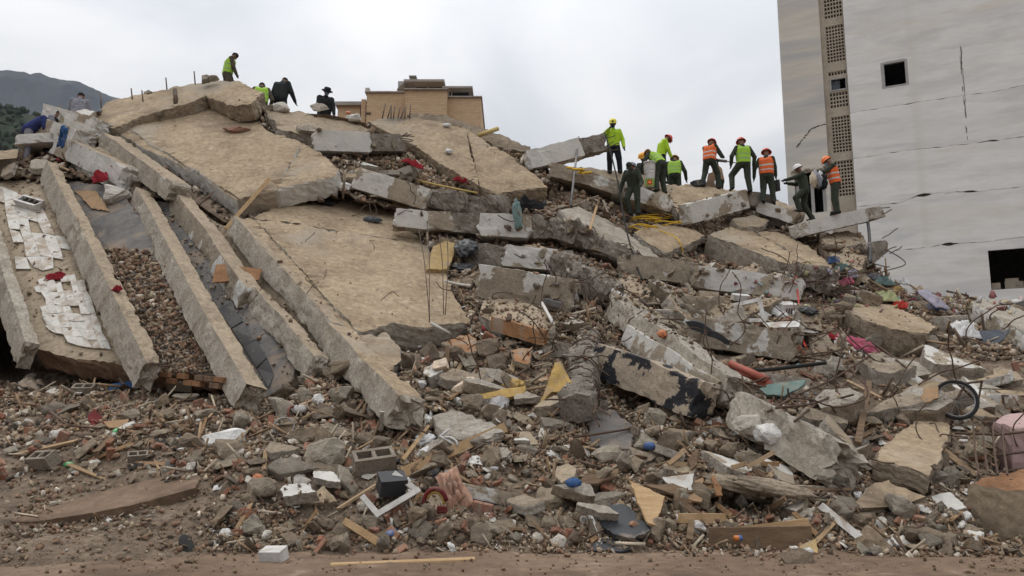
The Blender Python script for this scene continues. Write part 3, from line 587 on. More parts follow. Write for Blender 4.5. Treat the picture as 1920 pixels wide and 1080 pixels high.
def beam(label, a, b, w, h, m='concrete_raw', roll=0, rough=.035, bars=(0, 0), barlen=.5, taper=1.0, name='concrete_beam', cat='concrete beam', ends=None, parent=None, topmat=None):
    A, B = S(*a), S(*b); V, F, (t, x, z) = boxbeam(A, B, w, h, roll, rough, taper=taper)
    mi = None; mats = [m]
    if topmat:
        mats = [m, topmat]; mi = [1 if (k < len(F) - 170 and (k % 28) < 7) else 0 for k in range(len(F))]
    o = obj(name, V, F, mats, parent, mi=mi, label=label, cat=cat if label else None, kind='thing' if label else None); solid(V, F, label or 'beam'); ALLSLAB.append((V, F))
    for end, p, sg in ((0, A, -1), (1, B, 1)):
        for k in range(bars[end]):
            q = p + x * random.uniform(-.4, .4) * w + z * (random.choice((-.38, .38)) + random.uniform(-.06, .06)) * h - t * sg * .1
            mb = MB(); mb.tube(rebar_path(q, t * sg + z * random.uniform(-.1, .35), barlen * random.uniform(.6, 1.3) + .1), .016, 5); mb.build('rebar', 'rebar', o)
    return o
def column(label, pts, r, m='column_core', ribs=.16, bars=5, barlen=.5, squash=.85, hoops=True, groove=.07, tail=True):
    path = catmull([S(*p) for p in pts], 10); seg = np.cumsum([0] + [np.linalg.norm(path[i + 1] - path[i]) for i in range(len(path) - 1)]); N = max(8, int(seg[-1] / .06))
    q = [np.array([np.interp(s, seg, [p[k] for p in path]) for k in range(3)]) for s in np.linspace(0, seg[-1], N)]; T, U = frames(q); n = 22; V, F = [], []
    for i, (p, (u, w)) in enumerate(zip(q, U)):
        s = i * seg[-1] / (N - 1); rr = r * (1 - groove * (0.5 + .5 * math.cos(2 * math.pi * s / ribs)) ** 3) * (1 if 1 < i < N - 2 else .8)
        for k in range(n):
            a = 2 * math.pi * k / n; d = (u * math.cos(a) + w * math.sin(a) * squash) * (.86 / max(abs(math.cos(a)), abs(math.sin(a))) ** .9) * (1 + .30 * noise.noise((s * 1.5, len(pts), 3.3))); V.append(p + d * rr * (1 + .26 * fbm(p + d * r, 1.8, 3) + .20 * fbm(p + d * r, 4.5, 5) + .08 * fbm(p + d * r, 12, 6)))
    for i in range(N - 1):
        for k in range(n): F.append((i * n + k, i * n + (k + 1) % n, (i + 1) * n + (k + 1) % n, (i + 1) * n + k))
    F.append(tuple(range(n - 1, -1, -1))); F.append(tuple((N - 1) * n + k for k in range(n)))
    o = obj('concrete_column', V, F, m, label=label, cat='concrete column', kind='thing'); solid(V, F, label); ALLSLAB.append((V, F))
    if hoops:
        s = ribs / 2
        while s < seg[-1] - .05:
            i = min(N - 1, int(s / seg[-1] * (N - 1))); p, (u, w), t = q[i], U[i], T[i]; tl = rng.normal(0, .35, 2); a0 = random.uniform(0, 6.28); arc = random.uniform(1.4, 3.6); ring = []
            for k in range(19):
                a = a0 + arc * k / 18; d = u * math.cos(a) + w * math.sin(a) * squash; ring.append(p + d * r * (1.04 + .16 * nz(p + d, 4, 1)) + t * r * (tl[0] * math.cos(a) + tl[1] * math.sin(a)))
            MB().tube(ring, .011, 4).build('stirrup', 'rebar', o); s += ribs * random.uniform(.6, 2.0)
    for k in range(bars):
        a = random.uniform(0, 6.28)
        for end in ((0, N - 1) if k % 2 else (N - 1,)):
            i = end; u, w = U[i]; d = u * math.cos(a) + w * math.sin(a) * squash
            MB().tube(rebar_path(q[i] + d * r * .85, T[i] * (1 if end else -1) + d * .3, barlen * random.uniform(.6, 1.4), .5), .014, 5).build('rebar', 'rebar', o)
    return o
# ---- the left run of ribbed floors: bays between sloping ribs
bay1 = slab('sloping floor bay with broken white tiles at the far left', [(-120, 330), (88, 340), (150, 480), (238, 684), (150, 672), (66, 655), (10, 510), (-120, 330)][:-1], [(40, 380, .05), (150, 600, .05), (60, 640, .0)], .50, 'slab_tan', 'block_dark')
bay2 = slab('sloping floor bay half covered by brick rubble between two ribs', [(110, 335), (225, 350), (300, 470), (445, 705), (355, 700), (284, 700), (235, 590), (180, 470)], [(150, 360, .1), (250, 620, .1), (410, 670, .1)], .45, 'floor_grey', 'block_dark')
bay3 = slab('sloping floor bay of black tiles between two tan ribs', [(275, 372), (345, 385), (450, 540), (560, 680), (545, 715), (495, 745), (400, 590), (330, 470)], [(300, 390, .15), (420, 590, .15), (540, 690, .15)], .35, 'floor_grey', 'concrete_brown')
bay4 = slab('narrow sloping floor strip with pink tiles beside the large slab', [(365, 390), (430, 430), (520, 520), (590, 590), (690, 715), (640, 715), (560, 640), (450, 520)], [(400, 420, .1), (520, 560, .1), (660, 700, .1)], .35, 'slab_tan', 'concrete_brown')
beam('rough grey rib at the far left edge below the tiled bay', (-60, 330, -.25), (52, 668, -.35), .26, .55, 'concrete_light', roll=8, rough=.055)
beam('long rough grey rib right of the white tiled bay', (92, 322, -.2), (278, 708, -.3), .32, .60, 'concrete_light', roll=10, rough=.075, bars=(0, 4), barlen=.4, topmat='slab_tan')
beam('long tan-topped rib left of the black tiled bay', (262, 372, -.15), (470, 748, -.3), .38, .50, 'concrete_light', roll=12, rough=.065, bars=(0, 2), barlen=.3, topmat='slab_tan')
beam('thick tan rib with plaster flakes right of the black tiled bay', (336, 378, -.1), (470, 562, -.25), .42, .5, 'painted_less', roll=8, rough=.045, topmat='slab_tan')
beam('lower rough end of the rib above the pink tiles', (482, 560, -.25), (592, 690, -.3), .34, .46, 'concrete_light', roll=12, rough=.07, topmat='slab_tan')
# ---- large slabs
cracked('large tan slab lying tilted in the middle left', [(446, 412), (520, 388), (640, 368), (745, 395), (790, 450), (835, 510), (850, 556), (884, 600), (800, 612), (740, 603), (690, 618), (640, 622), (560, 535), (500, 470)], [((468, 398), (672, 622)), ((440, 402), (770, 452))], [(446, 412, -.3), (640, 620, -.45), (850, 560, -.2)], .55, 'slab_top', 'concrete_light', .05)
beam('long rough grey edge beam running down from the large tan slab', (440, 424, -.55), (622, 628, -.62), .26, .50, 'concrete_light', roll=10, rough=.07, topmat='slab_tan')
beam('lower half of the edge beam with a squared grey end', (628, 634, -.62), (762, 775, -.75), .52, .52, 'concrete_light', roll=12, rough=.075, bars=(0, 3), barlen=.6, topmat='slab_top')
slab('broken tan slab piece beside the lower edge beam', [(672, 625), (725, 622), (752, 650), (750, 672), (728, 690), (700, 668)], [(672, 625, -.3), (752, 650, -.2), (720, 690, -.35)], .35, 'slab_top', 'concrete_light', jag=.08)
cracked('upper tan slab on the left shoulder with a dark fallen clod', [(222, 250), (262, 225), (310, 204), (372, 186), (440, 204), (480, 214), (500, 245), (556, 262), (600, 286), (636, 318), (622, 330), (540, 350), (442, 374), (380, 330), (320, 300), (262, 272)], [((575, 255), (505, 372)), ((230, 235), (470, 385))], [(222, 250, -.2), (442, 372, -.55), (500, 245, -.2)], .55, 'slab_top', 'painted_more', .05)
slab('summit slab behind the long crack on the left', [(172, 226), (202, 190), (240, 181), (290, 171), (330, 161), (400, 150), (446, 152), (492, 172), (470, 194), (436, 198), (385, 178), (348, 194), (300, 208), (256, 220), (214, 240)], [(172, 226, .1), (446, 152, .2), (385, 178, -.1)], .5, 'slab_top', 'concrete_brown', jag=.07)
cracked('wide tan slab sloping below the brick house', [(690, 228), (735, 216), (800, 222), (868, 238), (905, 262), (955, 290), (1000, 325), (1027, 350), (930, 361), (895, 345), (820, 300), (760, 262)], [((870, 225), (905, 370))], [(735, 216, .2), (1025, 350, -.5), (910, 356, -.6)], .42, 'slab_top', 'slab_tan', .05)
slab('grey broken parapet slab along the ridge below the brick house', [(762, 213), (830, 214), (900, 236), (960, 258), (995, 275), (985, 285), (930, 272), (870, 246), (800, 228)], [(762, 213, .3), (960, 258, .1), (870, 246, .0)], .5, 'concrete_brown', 'painted_less', jag=.1)
slab('tan slab sheet lying above the white-faced beam', [(500, 205), (560, 208), (640, 222), (690, 240), (660, 262), (600, 258), (520, 240)], [(500, 205, -.1), (690, 240, .0), (600, 258, -.2)], .35, 'slab_tan', 'concrete_raw', jag=.1)
# stacked slab edges on the far left
for lab, a, b, w, h, m in (
  ('topmost whitish slab edge on the left shoulder', (100, 222, -.3), (192, 246, -.45), .9, .62, 'painted_more'),
  ('second whitish slab edge under the left shoulder', (88, 243, -.45), (160, 268, -.55), .8, .6, 'painted'),
  ('grooved slab edge hanging below the left shoulder', (120, 275, -.2), (250, 335, -.4), .7, .6, 'painted'),
  ('pale beam end jutting below the upper left slab', (205, 268, -.3), (335, 362, -.75), .55, .52, 'concrete_light'),
  ('lower grooved white beam behind the red cloth', (160, 300, .1), (245, 345, -.2), .6, .6, 'painted'),
  ('low white slab edge by the far left workers', (45, 272, -.2), (110, 268, -.2), 1.0, .3, 'painted_more')): beam(lab, a, b, w, h, m, rough=.06, topmat='slab_tan')
slab('small white concrete slab tipped up on the shoulder edge', [(130, 222), (148, 198), (163, 205), (178, 208), (150, 228)], [(130, 222, -.7), (163, 203, -.6), (150, 228, -.8)], .18, 'painted_more', 'concrete_raw', jag=.03)
# ---- centre: stacked beams and curled columns
beam('white-faced beam with rebar teeth on the centre ridge', (590, 268, -.65), (690, 272, -.75), .7, .62, 'painted_more', roll=-4, rough=.04, bars=(0, 0))
beam('broken grey end of the white-faced beam', (692, 272, -.75), (752, 272, -.6), .66, .55, 'column_core', rough=.09, bars=(0, 9), barlen=.45)
beam('peeling white beam sloping right below the ridge', (672, 336, -.6), (802, 376, -.8), .6, .62, 'painted', roll=-4, rough=.04, topmat='slab_tan')
column('ribbed grey beam end in the centre, upper row', [(800, 374, -.75), (860, 384, -.7), (905, 388, -.5), (950, 384, -.3)], .33, bars=6, squash=1)
beam('middle beam with two white paint patches', (742, 412, -.7), (846, 420, -.75), .55, .5, 'painted', rough=.045)
beam('grey scraped beam right of the white paint patches', (846, 420, -.75), (905, 426, -.7), .55, .55, 'column_core', rough=.06, bars=(0, 3))
beam('whitish scratched beam in the middle of the stack', (902, 426, -.85), (992, 430, -.95), .7, .62, 'painted_more', rough=.05, topmat='slab_tan')
column('big curled column bristling with stirrups in the centre', [(985, 430, -.9), (1040, 432, -.85), (1095, 448, -.7), (1145, 474, -.4), (1190, 492, .0)], .42, ribs=.2, bars=10, barlen=.9)
column('second curled column bending down in the centre', [(1045, 490, -.7), (1080, 510, -.75), (1115, 535, -.7), (1150, 562, -.5)], .45, ribs=.19, bars=9, barlen=.8)
beam('short pale beam with white underside under the curled column', (950, 482, -.55), (1044, 492, -.65), .6, .55, 'painted', rough=.05, topmat='concrete_light')
beam('dark scraped beam behind the yellow board', (880, 478, -.1), (952, 488, -.2), .6, .6, 'column_core', rough=.08, bars=(2, 2))
beam('torn grey beam with white flake in the third row', (905, 528, -.3), (1075, 556, -.5), .6, .78, 'painted_less', roll=-6, rough=.07, bars=(1, 5))
slab('dusty slab with orange painted underside', [(905, 560), (960, 556), (1035, 590), (1040, 616), (1000, 622), (900, 592)], [(905, 575, -.1), (1035, 590, -.5), (980, 616, -.6)], .32, 'slab_tan', 'concrete_light', jag=.06)
beam('orange painted lintel under the dusty slab', (930, 606, -.5), (1020, 632, -.7), .3, .3, 'orange_paint', roll=-6, rough=.03)
slab('orange painted wall piece lying in the rubble', [(830, 640), (880, 625), (910, 648), (870, 660)], [(830, 640, -.1), (880, 625, -.1), (870, 660, -.2)], .12, 'orange_paint', 'concrete_brown', jag=.05)
slab('small orange wall piece beside the fallen column', [(960, 655), (1000, 650), (992, 682), (965, 676)], [(960, 655, -.3), (1000, 650, -.3), (980, 680, -.4)], .12, 'orange_paint', 'concrete_brown', jag=.04)
column('upright column stump wrapped in stirrups', [(1108, 632, -.25), (1098, 670, -.45), (1092, 715, -.75), (1086, 765, -.8)], .29, ribs=.15, bars=6, barlen=.5, squash=1)
# ---- right of centre
beam('raised beam with comb of rebar pointing at the sky', (988, 304, -.3), (1086, 280, -1.0), .62, .62, 'painted_more', roll=0, rough=.03, topmat='slab_tan')
beam('bare broken end of the raised beam', (1086, 280, -1.0), (1128, 270, -1.3), .58, .58, 'column_core', rough=.08, bars=(0, 9), barlen=.5)
beam('long ridge beam below the workers with white face', (1035, 325, -.25), (1170, 362, -.5), .9, .46, 'painted_less', rough=.06, topmat='slab_tan')
beam('white-sided ridge beam broken at its right end', (1150, 356, -.5), (1250, 388, -.6), .7, .5, 'painted', rough=.05, topmat='slab_tan', bars=(0, 4))
slab('tan ridge slab under the lime-shirted workers', [(1040, 313), (1100, 312), (1200, 326), (1262, 350), (1250, 378), (1180, 352), (1120, 334)], [(1040, 313, .1), (1200, 326, .5), (1250, 376, -.4)], .35, 'slab_tan', 'concrete_raw', jag=.06)
slab('tan ridge slab in front of the man with the drill', [(1250, 345), (1300, 344), (1352, 352), (1400, 362), (1350, 380), (1300, 392), (1272, 398), (1258, 378)], [(1250, 345, .4), (1352, 352, .3), (1272, 398, -.5)], .35, 'slab_top', 'concrete_raw', jag=.06)
slab('ridge slab carrying the two workers near the tower', [(1340, 352), (1400, 358), (1470, 380), (1510, 400), (1490, 415), (1440, 398), (1390, 372)], [(1340, 352, .5), (1470, 380, .3), (1490, 415, -.4)], .35, 'slab_tan', 'concrete_raw', jag=.07)
beam('white-faced beam tipped on edge below the ridge workers', (1285, 402, -.9), (1392, 374, -1.1), .5, .62, 'painted_more', roll=-6, rough=.03)
beam('grey broken end of the tipped white-faced beam', (1392, 374, -1.0), (1440, 382, -.6), .5, .5, 'column_core', rough=.09, bars=(0, 8), barlen=.4)
beam('low white-striped beam between ridge and tower', (1425, 390, -.5), (1496, 412, -.6), .55, .4, 'painted', rough=.05, topmat='slab_tan', bars=(0, 2))
beam('cantilevered beam with white front in front of the tower', (1498, 432, -1.0), (1606, 408, -1.6), .95, .42, 'painted_more', roll=-3, rough=.03, topmat='slab_tan')
beam('bare end of the cantilevered beam', (1606, 408, -1.6), (1640, 402, -1.75), .85, .36, 'concrete_raw', rough=.05, bars=(0, 3), barlen=.4)
slab('upended slab piece leaning under the cantilevered beam', [(1540, 445), (1590, 432), (1618, 440), (1630, 470), (1612, 505), (1570, 490)], [(1540, 445, -.9), (1618, 440, -1.0), (1590, 500, -1.3)], .5, 'slab_tan', 'concrete_brown', jag=.09)
beam('dark beam stub sticking out toward the tower', (1608, 480, -.9), (1655, 462, -1.3), .7, .7, 'column_core', rough=.10, taper=.5, bars=(0, 3), barlen=.7)
slab('pale plank-like slab sliding down the centre right', [(1050, 392), (1085, 386), (1140, 412), (1195, 448), (1240, 484), (1205, 490), (1140, 458), (1090, 428)], [(1060, 392, -.5), (1140, 412, -.4), (1220, 486, -.5)], .28, 'concrete_light', 'concrete_raw', jag=.07)
slab('tan broken slab under the yellow rope coil', [(1190, 432), (1230, 420), (1300, 428), (1322, 440), (1290, 458), (1250, 470), (1215, 455)], [(1190, 432, -.3), (1322, 440, -.3), (1250, 468, -.6)], .3, 'slab_top', 'concrete_raw', jag=.07)
slab('tan slab chip between tipped beam and tan slabs', [(1370, 412), (1410, 402), (1440, 412), (1425, 424), (1390, 424)], [(1370, 412, -.6), (1440, 412, -.5), (1400, 424, -.7)], .22, 'slab_top', 'concrete_raw', jag=.06)
cracked('wide tan slab with tall smooth front on the right', [(1328, 438), (1370, 424), (1470, 436), (1520, 465), (1575, 512), (1530, 505), (1470, 490), (1420, 474)], [((1395, 420), (1560, 520))], [(1328, 440, -.7), (1470, 436, -.2), (1530, 505, -1.0)], .75, 'slab_top', 'concrete_light', .04)
column('frayed wire-bound stump at the end of the wide tan slab', [(1478, 512, -1.2), (1520, 522, -1.2), (1556, 532, -1.0)], .36, ribs=.12, bars=9, barlen=.8, squash=1)
beam('long plaster-flaked beam across the middle right', (1300, 522, -.7), (1496, 546, -.9), .7, .58, 'painted', rough=.045, topmat='concrete_brown', bars=(0, 5), barlen=.8)
beam('grey beam piece left of the long plaster-flaked beam', (1165, 500, -.4), (1290, 515, -.6), .6, .6, 'painted_less', rough=.06, topmat='concrete_brown', bars=(2, 2))
slab('curled tan slab sheet under the second curled column', [(1160, 520), (1185, 512), (1225, 540), (1215, 556), (1180, 560)], [(1160, 520, -.6), (1225, 540, -.6), (1180, 560, -.8)], .2, 'slab_tan', 'concrete_raw', jag=.06)
beam('long layered concrete beam diagonal in the centre right', (1160, 580, -.7), (1385, 742, -1.0), .62, .52, 'concrete_light', roll=14, rough=.075, topmat='concrete_raw', bars=(0, 6), barlen=.6)
beam('white painted underside strip of the diagonal beam', (1180, 630, -.55), (1350, 740, -.95), .3, .45, 'painted', roll=12, rough=.03)
beam('beam with black peeling paint in the lower centre', (1128, 676, -.55), (1322, 752, -.85), .5, .62, 'painted_black', roll=6, rough=.04)
beam('half-buried beam with rusty top on the right', (1290, 622, -.6), (1490, 652, -.9), .7, .62, 'painted_less', rough=.06, topmat='block_dark', bars=(3, 4), barlen=.9)
slab('thick tan slab lying alone on the right slope', [(1586, 578), (1612, 566), (1680, 572), (1758, 612), (1735, 624), (1690, 618), (1630, 600)], [(1586, 578, -.6), (1680, 572, -.2), (1735, 622, -.8)], .62, 'slab_top', 'concrete_brown', jag=.06)
slab('pale slab with white side at the far right edge', [(1820, 566), (1860, 556), (2060, 640), (2010, 668), (1920, 622)], [(1820, 566, -.7), (1860, 556, -.4), (1920, 620, -1.0)], .5, 'concrete_light', 'painted_more', jag=.05)
# ---- lower right
beam('rough pale beam with white lumps in the lower right', (1395, 775, -.7), (1585, 880, -.9), .62, .62, 'concrete_light', roll=20, rough=.11, topmat='concrete_raw', bars=(1, 3), barlen=.4)
slab('broken tan slab propped in the lower right', [(1638, 862), (1680, 812), (1720, 786), (1782, 776), (1776, 822), (1742, 888), (1700, 876)], [(1638, 862, -.8), (1782, 776, -.3), (1742, 888, -.9)], .3, 'slab_top', 'concrete_brown', jag=.06)
slab('big brown concrete block with a sharp corner at the right edge', [(1812, 902), (1870, 886), (2040, 860), (2080, 930), (1960, 922)], [(1812, 902, -.9), (2040, 860, -.9), (1960, 922, -1.2)], .72, 'block_brick', 'slab_tan', jag=.03)
slab('pink plastered wall fragment at the right edge', [(1862, 790), (1905, 772), (2050, 772), (2050, 800), (1900, 800)], [(1862, 790, -.3), (2050, 772, -.3), (1920, 800, -.5)], .85, 'pink_wall', 'pink_wall', jag=.05)
slab('flat grey concrete sheet in the lower centre rubble', [(810, 772), (850, 764), (900, 784), (946, 806), (912, 824), (860, 822), (826, 806)], [(810, 772, -.3), (946, 806, -.35), (840, 814, -.45)], .16, 'concrete_raw', 'concrete_raw', jag=.05)
slab('dark slate sheet lying below the black-painted beam', [(1098, 775), (1150, 765), (1190, 800), (1185, 836), (1130, 838), (1105, 815)], [(1098, 775, .2), (1190, 800, .1), (1130, 838, -.25)], .05, 'floor_grey', 'floor_grey', jag=.05)

# ---- many broken floor pieces jammed between the big members
def frag_template(seed, thick):
    r = random.Random(seed); k = r.randint(5, 7); an = sorted(r.uniform(0, 6.28) for _ in range(k)); asp = r.uniform(.28, .75)
    c = [np.array([math.cos(a) * .5 * r.uniform(.8, 1.1), math.sin(a) * .5 * asp * r.uniform(.8, 1.1)]) for a in an]; ringp = []
    for a, b in zip(c, c[1:] + c[:1]):
        n = max(2, int(np.linalg.norm(b - a) / .07))
        for i in range(n): p = a + (b - a) * i / n; ringp.append(p + np.array([r.uniform(-1, 1), r.uniform(-1, 1)]) * .014 * (i > 0))
    m = len(ringp); V, F, I = [], [], []
    for d, sc_ in ((0, 1.0), (.15, 1.015), (.5, .99), (.85, 1.01), (1, .97)):
        for p in ringp: q = p * (sc_ + r.uniform(-.02, .02)); V.append((q[0], q[1], thick * (.5 - d) + r.uniform(-.008, .008)))
    V.append((0, 0, thick * .5)); V.append((0, 0, -thick * .5))
    for j in range(4):
        for i in range(m): F.append((j * m + i, (j + 1) * m + i, (j + 1) * m + (i + 1) % m, j * m + (i + 1) % m)); I.append(1)
    for i in range(m): F.append((i, (i + 1) % m, 5 * m)); I.append(0); F.append((4 * m + (i + 1) % m, 4 * m + i, 5 * m + 1)); I.append(1)
    return np.array(V), F, I
FT = [frag_template(100 + i, random.choice((.10, .14, .2, .26))) for i in range(26)]; FM = {}
# ------------------------------------------------------------------ rubble mound
slabV, slabF = [], []
for V, F in ALLSLAB:
    b = len(slabV); slabV.extend([tuple(v) for v in V]); slabF.extend([tuple(int(i) + b for i in f) for f in F])
SB = BVHTree.FromPolygons(slabV, slabF, all_triangles=False)
ZF = [((860, 430, 1320, 660), 30, 70, 180), ((1180, 430, 1620, 600), 22, 60, 160), ((1250, 570, 1900, 780), 34, 70, 190), ((1380, 760, 1880, 960), 18, 60, 160), ((640, 235, 800, 345), 8, 50, 100), ((0, 285, 200, 380), 9, 45, 100), ((700, 640, 1130, 800), 12, 50, 110), ((480, 800, 1380, 960), 22, 50, 120)]
PLACE = [('high in the centre stack', 'among the clothes and wires on the right', 'on the right slope', 'at the lower right', 'on the centre ridge', 'at the far left top', 'beside the fallen column', 'low in the front rubble')]
made = [0] * len(ZF)
def clear_of_slabs(x, y, r, Y):
    for ax_, ay_ in ((0, 0), (r, 0), (-r, 0), (0, r * .5), (0, -r * .5)):
        d = Vector(ray(x + ax_, y + ay_)).normalized(); h = SB.ray_cast(Vector(CAM), d, 120)
        if h[0] is not None and h[0].y > Y - .8: return False
    return True
for zi, (zz, cnt, s0, s1) in enumerate(ZF):
    for k in range(cnt * 3):
        if made[zi] >= cnt: break
        x, y = random.uniform(zz[0], zz[2]), random.uniform(zz[1], zz[3]); y = max(y, float(np.interp(x, [1500, 1600, 1650, 1700, 1920], [430, 480, 535, 575, 590])) if x > 1480 else 0); Y = surfY(x, y); p = P(x, y, Y - random.uniform(.05, .45)); sp_x = random.uniform(s0, s1); sz = sp_x * Y / FPX
        if not clear_of_slabs(x, y, sp_x * .3, Y): continue
        made[zi] += 1; ti = random.randrange(len(FT)); V, F, I = FT[ti]
        n = unit(np.array([random.gauss(0, .30), -.42 + random.gauss(0, .30), .85])); ua, ub, uc = basis0(n, random.gauss(-22, 30)); th_ = random.uniform(.7, 1.4)
        W_v = [p + ua * v[0] * sz + ub * v[1] * sz + uc * v[2] * sz * th_ for v in V]; mt = random.choice([('slab_tan', 'concrete_raw'), ('concrete_raw', 'concrete_brown'), ('concrete_light', 'concrete_raw'), ('slab_top', 'painted_less'), ('concrete_brown', 'concrete_raw'), ('painted', 'concrete_raw')])
        lab = ('large ' if sz > 1.3 else 'mid-sized ' if sz > .8 else 'small ') + {'slab_tan': 'tan', 'concrete_raw': 'grey', 'concrete_light': 'pale grey', 'slab_top': 'sandy', 'concrete_brown': 'brown', 'painted': 'white-patched'}[mt[0]] + ' broken floor piece ' + PLACE[0][zi]
        obj('slab_fragment', W_v, F, list(mt), mi=I, label=lab, cat='slab fragment', group='broken floor pieces', kind='thing'); solid(W_v, F, 'fragment')
RIDGE = [(-320, 345), (-100, 320), (0, 300), (60, 282), (100, 240), (135, 222), (200, 205), (330, 178), (430, 168), (470, 182), (500, 205), (560, 212), (620, 215), (690, 232), (760, 230), (870, 250), (990, 290), (1040, 326), (1130, 332), (1200, 345), (1280, 360), (1350, 366), (1480, 400), (1520, 425), (1600, 455), (1640, 505), (1700, 548), (1800, 558), (1920, 566), (2260, 580)]
rx, ry = [a for a, b in RIDGE], [b for a, b in RIDGE]
mcol = np.arange(-320, 2261, 13.0); nrow = 96; MV = []; MF = []
for j in range(nrow):
    f = j / (nrow - 1)
    for px in mcol:
        top = float(np.interp(px, rx, ry)); py = 1110 + (top - 1110) * f; Y = surfY(px, py)
        for (vx, vy, sx, sy, a) in VOIDS: Y += a * math.exp(-((px - vx) / sx) ** 2 - ((py - vy) / sy) ** 2)
        p = P(px, py, Y); k = min(1, max(0, (1060 - py) / 80)); Y += k * (.30 * fbm(p, .55, 6) + .13 * fbm(p, 1.7, 2)) * (1 if f < .97 else .3)
        d = ray(px, py); h = SB.ray_cast(Vector(CAM), Vector(d).normalized(), 200)
        if h[0] is not None:
            yh = h[0].y + .45
            for _ in range(3):
                h2 = SB.ray_cast(h[0] + Vector(d).normalized() * .02, Vector(d).normalized(), 1.4)
                if h2[0] is None: break
                h = h2; yh = max(yh, h[0].y + .12)
            Y = max(Y, yh)
        MV.append(P(px, py, Y))
nc = len(mcol)
back = [(.5, -.3), (1.2, -.95), (3.5, -1.5), (7, -4), (12, -9), (16, -30)]
for dy, dz in back:
    for i in range(nc):
        p = MV[(nrow - 1) * nc + i]; MV.append(np.array([p[0] * (1 + dy / 60), p[1] + dy, max(-.5, p[2] + dz)]))
nr = nrow + len(back)
MF = [(j * nc + i, j * nc + i + 1, (j + 1) * nc + i + 1, (j + 1) * nc + i) for j in range(nr - 1) for i in range(nc - 1)]
obj('rubble_mound', MV, MF, 'mound', kind='structure', origin=np.zeros(3)); solid(MV, MF, 'mound')
# ------------------------------------------------------------------ where loose things come to rest
BV = BVHTree.FromPolygons(SOLID_V, SOLID_F, all_triangles=False)
def cast(px, py, dx=0.0):
    d = Vector(ray(px, py)).normalized(); h = BV.ray_cast(Vector((dx, 0, CAMZ)), d, 80)
    if h[0] is None: return None
    n = np.array(h[1]); n = n if np.dot(n, np.array(d)) < 0 else -n
    return np.array(h[0]), n, SOLID_O[h[2]], h[3]
def at(px, py, lift=0.0):
    h = cast(px, py)
    if h is None: p = S(px, py); return p, np.array([0, -.5, .86])
    return h[0] + h[1] * lift, h[1]
def sample(n, zone, w=None, owners=None, jit=0.0, upmin=-.2):
    """n resting points seen inside picture boxes (x0, y0, x1, y1)"""
    out = []; tries = 0; zs_ = np.array(zone, float); ar = (zs_[:, 2] - zs_[:, 0]) * (zs_[:, 3] - zs_[:, 1]) * (np.array(w) if w is not None else 1); ar = ar / ar.sum()
    zl = [tuple(z) for z in zs_.tolist()]; al = list(np.cumsum(ar))
    while len(out) < n and tries < n * 14:
        tries += 1; z = random.choices(zl, cum_weights=al)[0]; h = cast(random.uniform(z[0], z[2]), random.uniform(z[1], z[3]), random.choice((0, 0, -2.5, 2.5)) if jit else 0.0)
        if h is None or h[1][2] < upmin: continue
        if owners == 'loose' and h[2] not in ('mound', 'ground'): continue
        if owners is not None and owners == 'bits' and any(h[2].startswith(q) for q in ('large tan', 'wide tan', 'upper tan', 'summit', 'sloping', 'tan ', 'ridge slab', 'thick tan', 'cantilevered', 'broken tan', 'pale ')): continue
        if isinstance(owners, tuple) and h[2] not in owners: continue
        if jit and owners == 'loose' and random.random() > .12 + 1.6 * max(0, .45 + 1.3 * nz(h[0], .8, 12)) ** 1.5: continue
        if owners == 'mound' and h[2] != 'mound': continue
        out.append((h[0], h[1], h[3]))
    return out
APRON = [(0, 720, 480, 905), (400, 700, 960, 1035), (900, 780, 1440, 1022), (1380, 740, 1920, 1045), (700, 620, 900, 800), (1100, 770, 1420, 880)]
MID = [(640, 230, 1040, 420), (740, 380, 1320, 640), (0, 280, 260, 420), (1160, 430, 1720, 640), (1400, 540, 1920, 780), (860, 560, 1120, 760)]
FRONT = [(0, 900, 480, 1075), (400, 1030, 1500, 1050), (1380, 1040, 1920, 1078)]
PAL = np.array([(.24, .20, .155), (.32, .275, .22), (.28, .22, .16), (.36, .31, .25), (.20, .155, .115), (.25, .165, .12), (.31, .215, .16), (.24, .165, .125), (.56, .53, .48), (.30, .24, .175), (.42, .36, .285), (.10, .09, .08)]) * np.array([1.0, .93, .85])
TANP = np.array([(.36, .28, .19), (.30, .235, .16), (.42, .35, .27), (.26, .20, .14), (.33, .22, .15)])
def scatter(name, label, cat, tm, n, zones, smin, smax, pal=PAL, pw=None, w=None, owners='loose', sink=.25, px=True, powr=2.2, upmin=-.2):
    s = sample(n, zones, w, owners, 1.0, upmin); k = len(s); pos = np.array([a for a, b, c in s]); nor = np.array([b for a, b, c in s]); dist = np.array([c for a, b, c in s])
    size = smin + (smax - smin) * rng.uniform(0, 1, k) ** powr
    if px: size = size * dist / FPX
    pos = pos + nor * (size * sink)[:, None]; ci = rng.choice(len(pal), k, p=pw); col = pal[ci] * rng.uniform(.78, 1.2, (k, 1))
    return stuff(name, label, cat, tm, pos, size, rand_rot(k), col)
scatter('rubble_gravel', 'fine broken masonry covering the whole heap', 'rubble', ROCK, 13000, APRON + MID, 4, 15, w=[1.0] * 6 + [.6] * 6)
scatter('rubble_shards', 'small flat tile and plaster shards covering the heap', 'rubble', SHARD, 9000, APRON + MID, 5, 19, w=[1.0] * 6 + [.9] * 6)
scatter('rubble_brickbits', 'small brick crumbs strewn over the heap', 'rubble', BRK, 5000, APRON + MID, 5, 16, w=[1.2] * 6 + [.7] * 6)
scatter('splinters', 'thin wood splinters and laths strewn over the heap', 'splinters', STICK, 1400, APRON + MID, 14, 56, pal=np.array([(.34, .24, .15), (.24, .16, .10), (.45, .38, .29), (.14, .10, .075)]))
